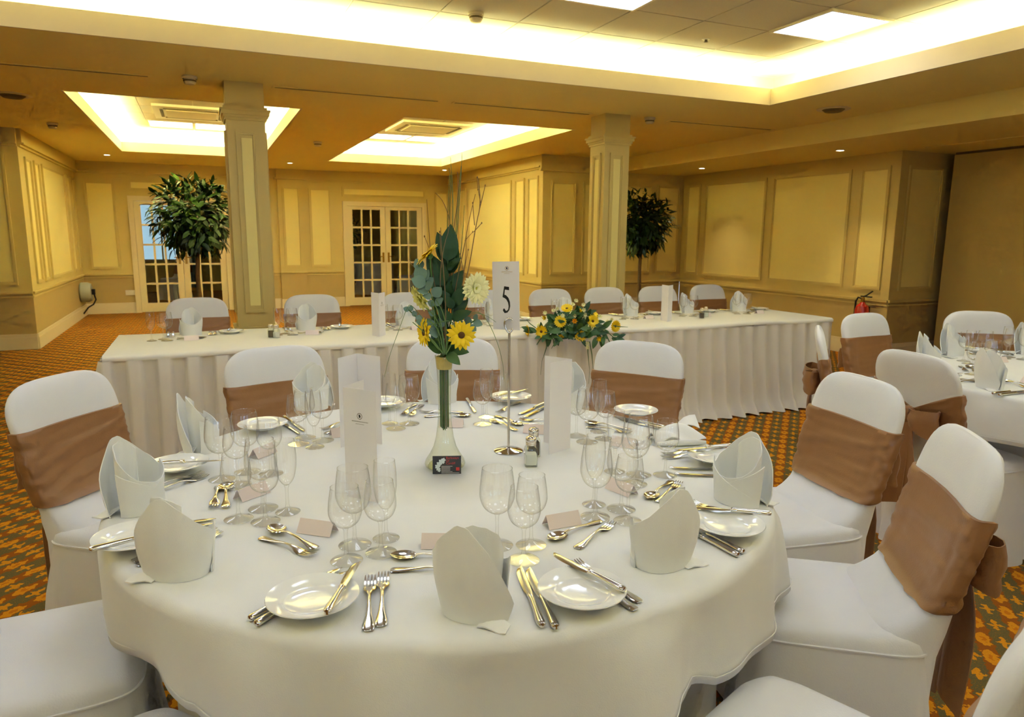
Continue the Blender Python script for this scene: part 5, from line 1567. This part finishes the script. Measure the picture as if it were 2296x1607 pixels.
for x, y in ((1291, 675), (1284, 683), (1241, 697), (1248, 692), (1282, 702), (1289, 708), (1327, 735), (1316, 770), (1318, 778), (1352, 742), (1316, 732), (1270, 741), (1285, 756), (1308, 695), (1312, 705), (1222, 702), (1233, 737), (1245, 748), (1362, 722), (1370, 716), (1355, 728), (1262, 708), (1310, 714), (1278, 732), (1320, 757), (1308, 684), (1345, 710), (1208, 730)):
    head('white', x, y, rw.uniform(.03, .11), TOCAM + Vector((rw.uniform(-.5, .5), 0, rw.uniform(-.1, .8))))
lm = leaf_mesh('arr_leaf', 'leaf_mid', 1., .22, .15, .8); lm2 = leaf_mesh('arr_leaf2', 'leaf_dark', 1., .20, .15, .8)
for k in range(170):
    u = rw.gauss(0, .42); u = max(-1, min(1, u)); v = rw.random()
    bx, by = 1287 + 95 * u, 752 - (70 * (1 - abs(u) ** 1.3)) * v + 6
    B = APV(bx, by, rw.uniform(-.08, .10)); ang = rw.uniform(0, 2 * PI)
    d = (RGT * (math.cos(ang) + u * 1.2) + Vector((0, 0, math.sin(ang) * .8)) + TOCAM * rw.uniform(-.2, .6)).normalized(); Ln = rw.uniform(.05, .10)
    if B.y + AB.y > HY0 - .035: d.z = max(d.z, .06); B.z = max(B.z, .012)
    else: d.y = min(d.y, -.05)
    ya = (TOCAM + Vector((0, 0, .6))).cross(d).normalized(); za = d.cross(ya)
    o = link('leaf', lm if k % 3 else lm2, fa); M_ = Matrix(((d.x * Ln, ya.x * Ln, za.x * Ln, B.x), (d.y * Ln, ya.y * Ln, za.y * Ln, B.y), (d.z * Ln, ya.z * Ln, za.z * Ln, B.z), (0, 0, 0, 1))); o.matrix_basis = M_
for px in ([(1222, 745), (1205, 770), (1190, 795), (1183, 812)], [(1222, 750), (1226, 775), (1222, 788)], [(1228, 750), (1225, 780), (1215, 810), (1212, 840)], [(1318, 765), (1318, 790), (1322, 830), (1320, 860)], [(1322, 765), (1327, 795), (1330, 830)], [(1352, 745), (1356, 765), (1352, 782)], [(1357, 745), (1366, 765), (1372, 778)], [(1360, 742), (1378, 758), (1392, 752)], [(1240, 760), (1242, 772), (1236, 782)], [(1205, 738), (1188, 725), (1180, 716)], [(1195, 735), (1178, 732), (1166, 735)], [(1375, 730), (1390, 732), (1408, 733)]):
    pts = [APV(x, y, .12 if py_ > 0 else .1) for (x, y) in px]
    part('trailing_stem', MB().tube(pts, [.004, .0035] + [.0012] * (len(pts) - 2), 5), 'leaf_mid', fa, 60)

# ================================================================== SECOND ROUND TABLE SETTINGS
ON2 = ' on the second round table'
r2 = random.Random(33)
for ang, w_ in ((20, 'with no chair'), (55, 'before the folding partition'), (92, 'below the fire extinguisher'), (134, 'by the head table end'), (174, 'at the big bow'), (212, 'next to the big bow')):
    a = math.radians(ang); ux, uy = -math.cos(a), -math.sin(a)
    place(T2.x - ux * .78, T2.y - uy * .78, ux, uy, {k: v + ', second round table, place ' + w_ for k, v in NAMEH.items()}, ' of the second round table', r2)

# ---------------------------------------------------------------- furniture glimpsed through the glazed doors
t = thing('round_table', 'round table in a dark cloth seen through the glazed doors', 'table', (3.75, 17.6, 0))
part('table_top', MB().lathe([(0, .74), (.6, .74), (.61, .75), (.6, .76), (0, .76)], 40), 'timber', t)
part('cloth', MB().lathe([(0, .762), (.6, .762), (.615, .75), (.62, .55), (.64, .3), (.66, .01)], 48), 'cloth', t, 60)
first_or_dup(chair0, Vector((4.55, 16.75, 0)), .9, LB + 'in the room beyond the double doors', 'chairs beyond the glazed doors')
first_or_dup(chair0, Vector((-.6, 17.2, 0)), 2.4, LB + 'in the room beyond the double doors', 'chairs beyond the glazed doors')
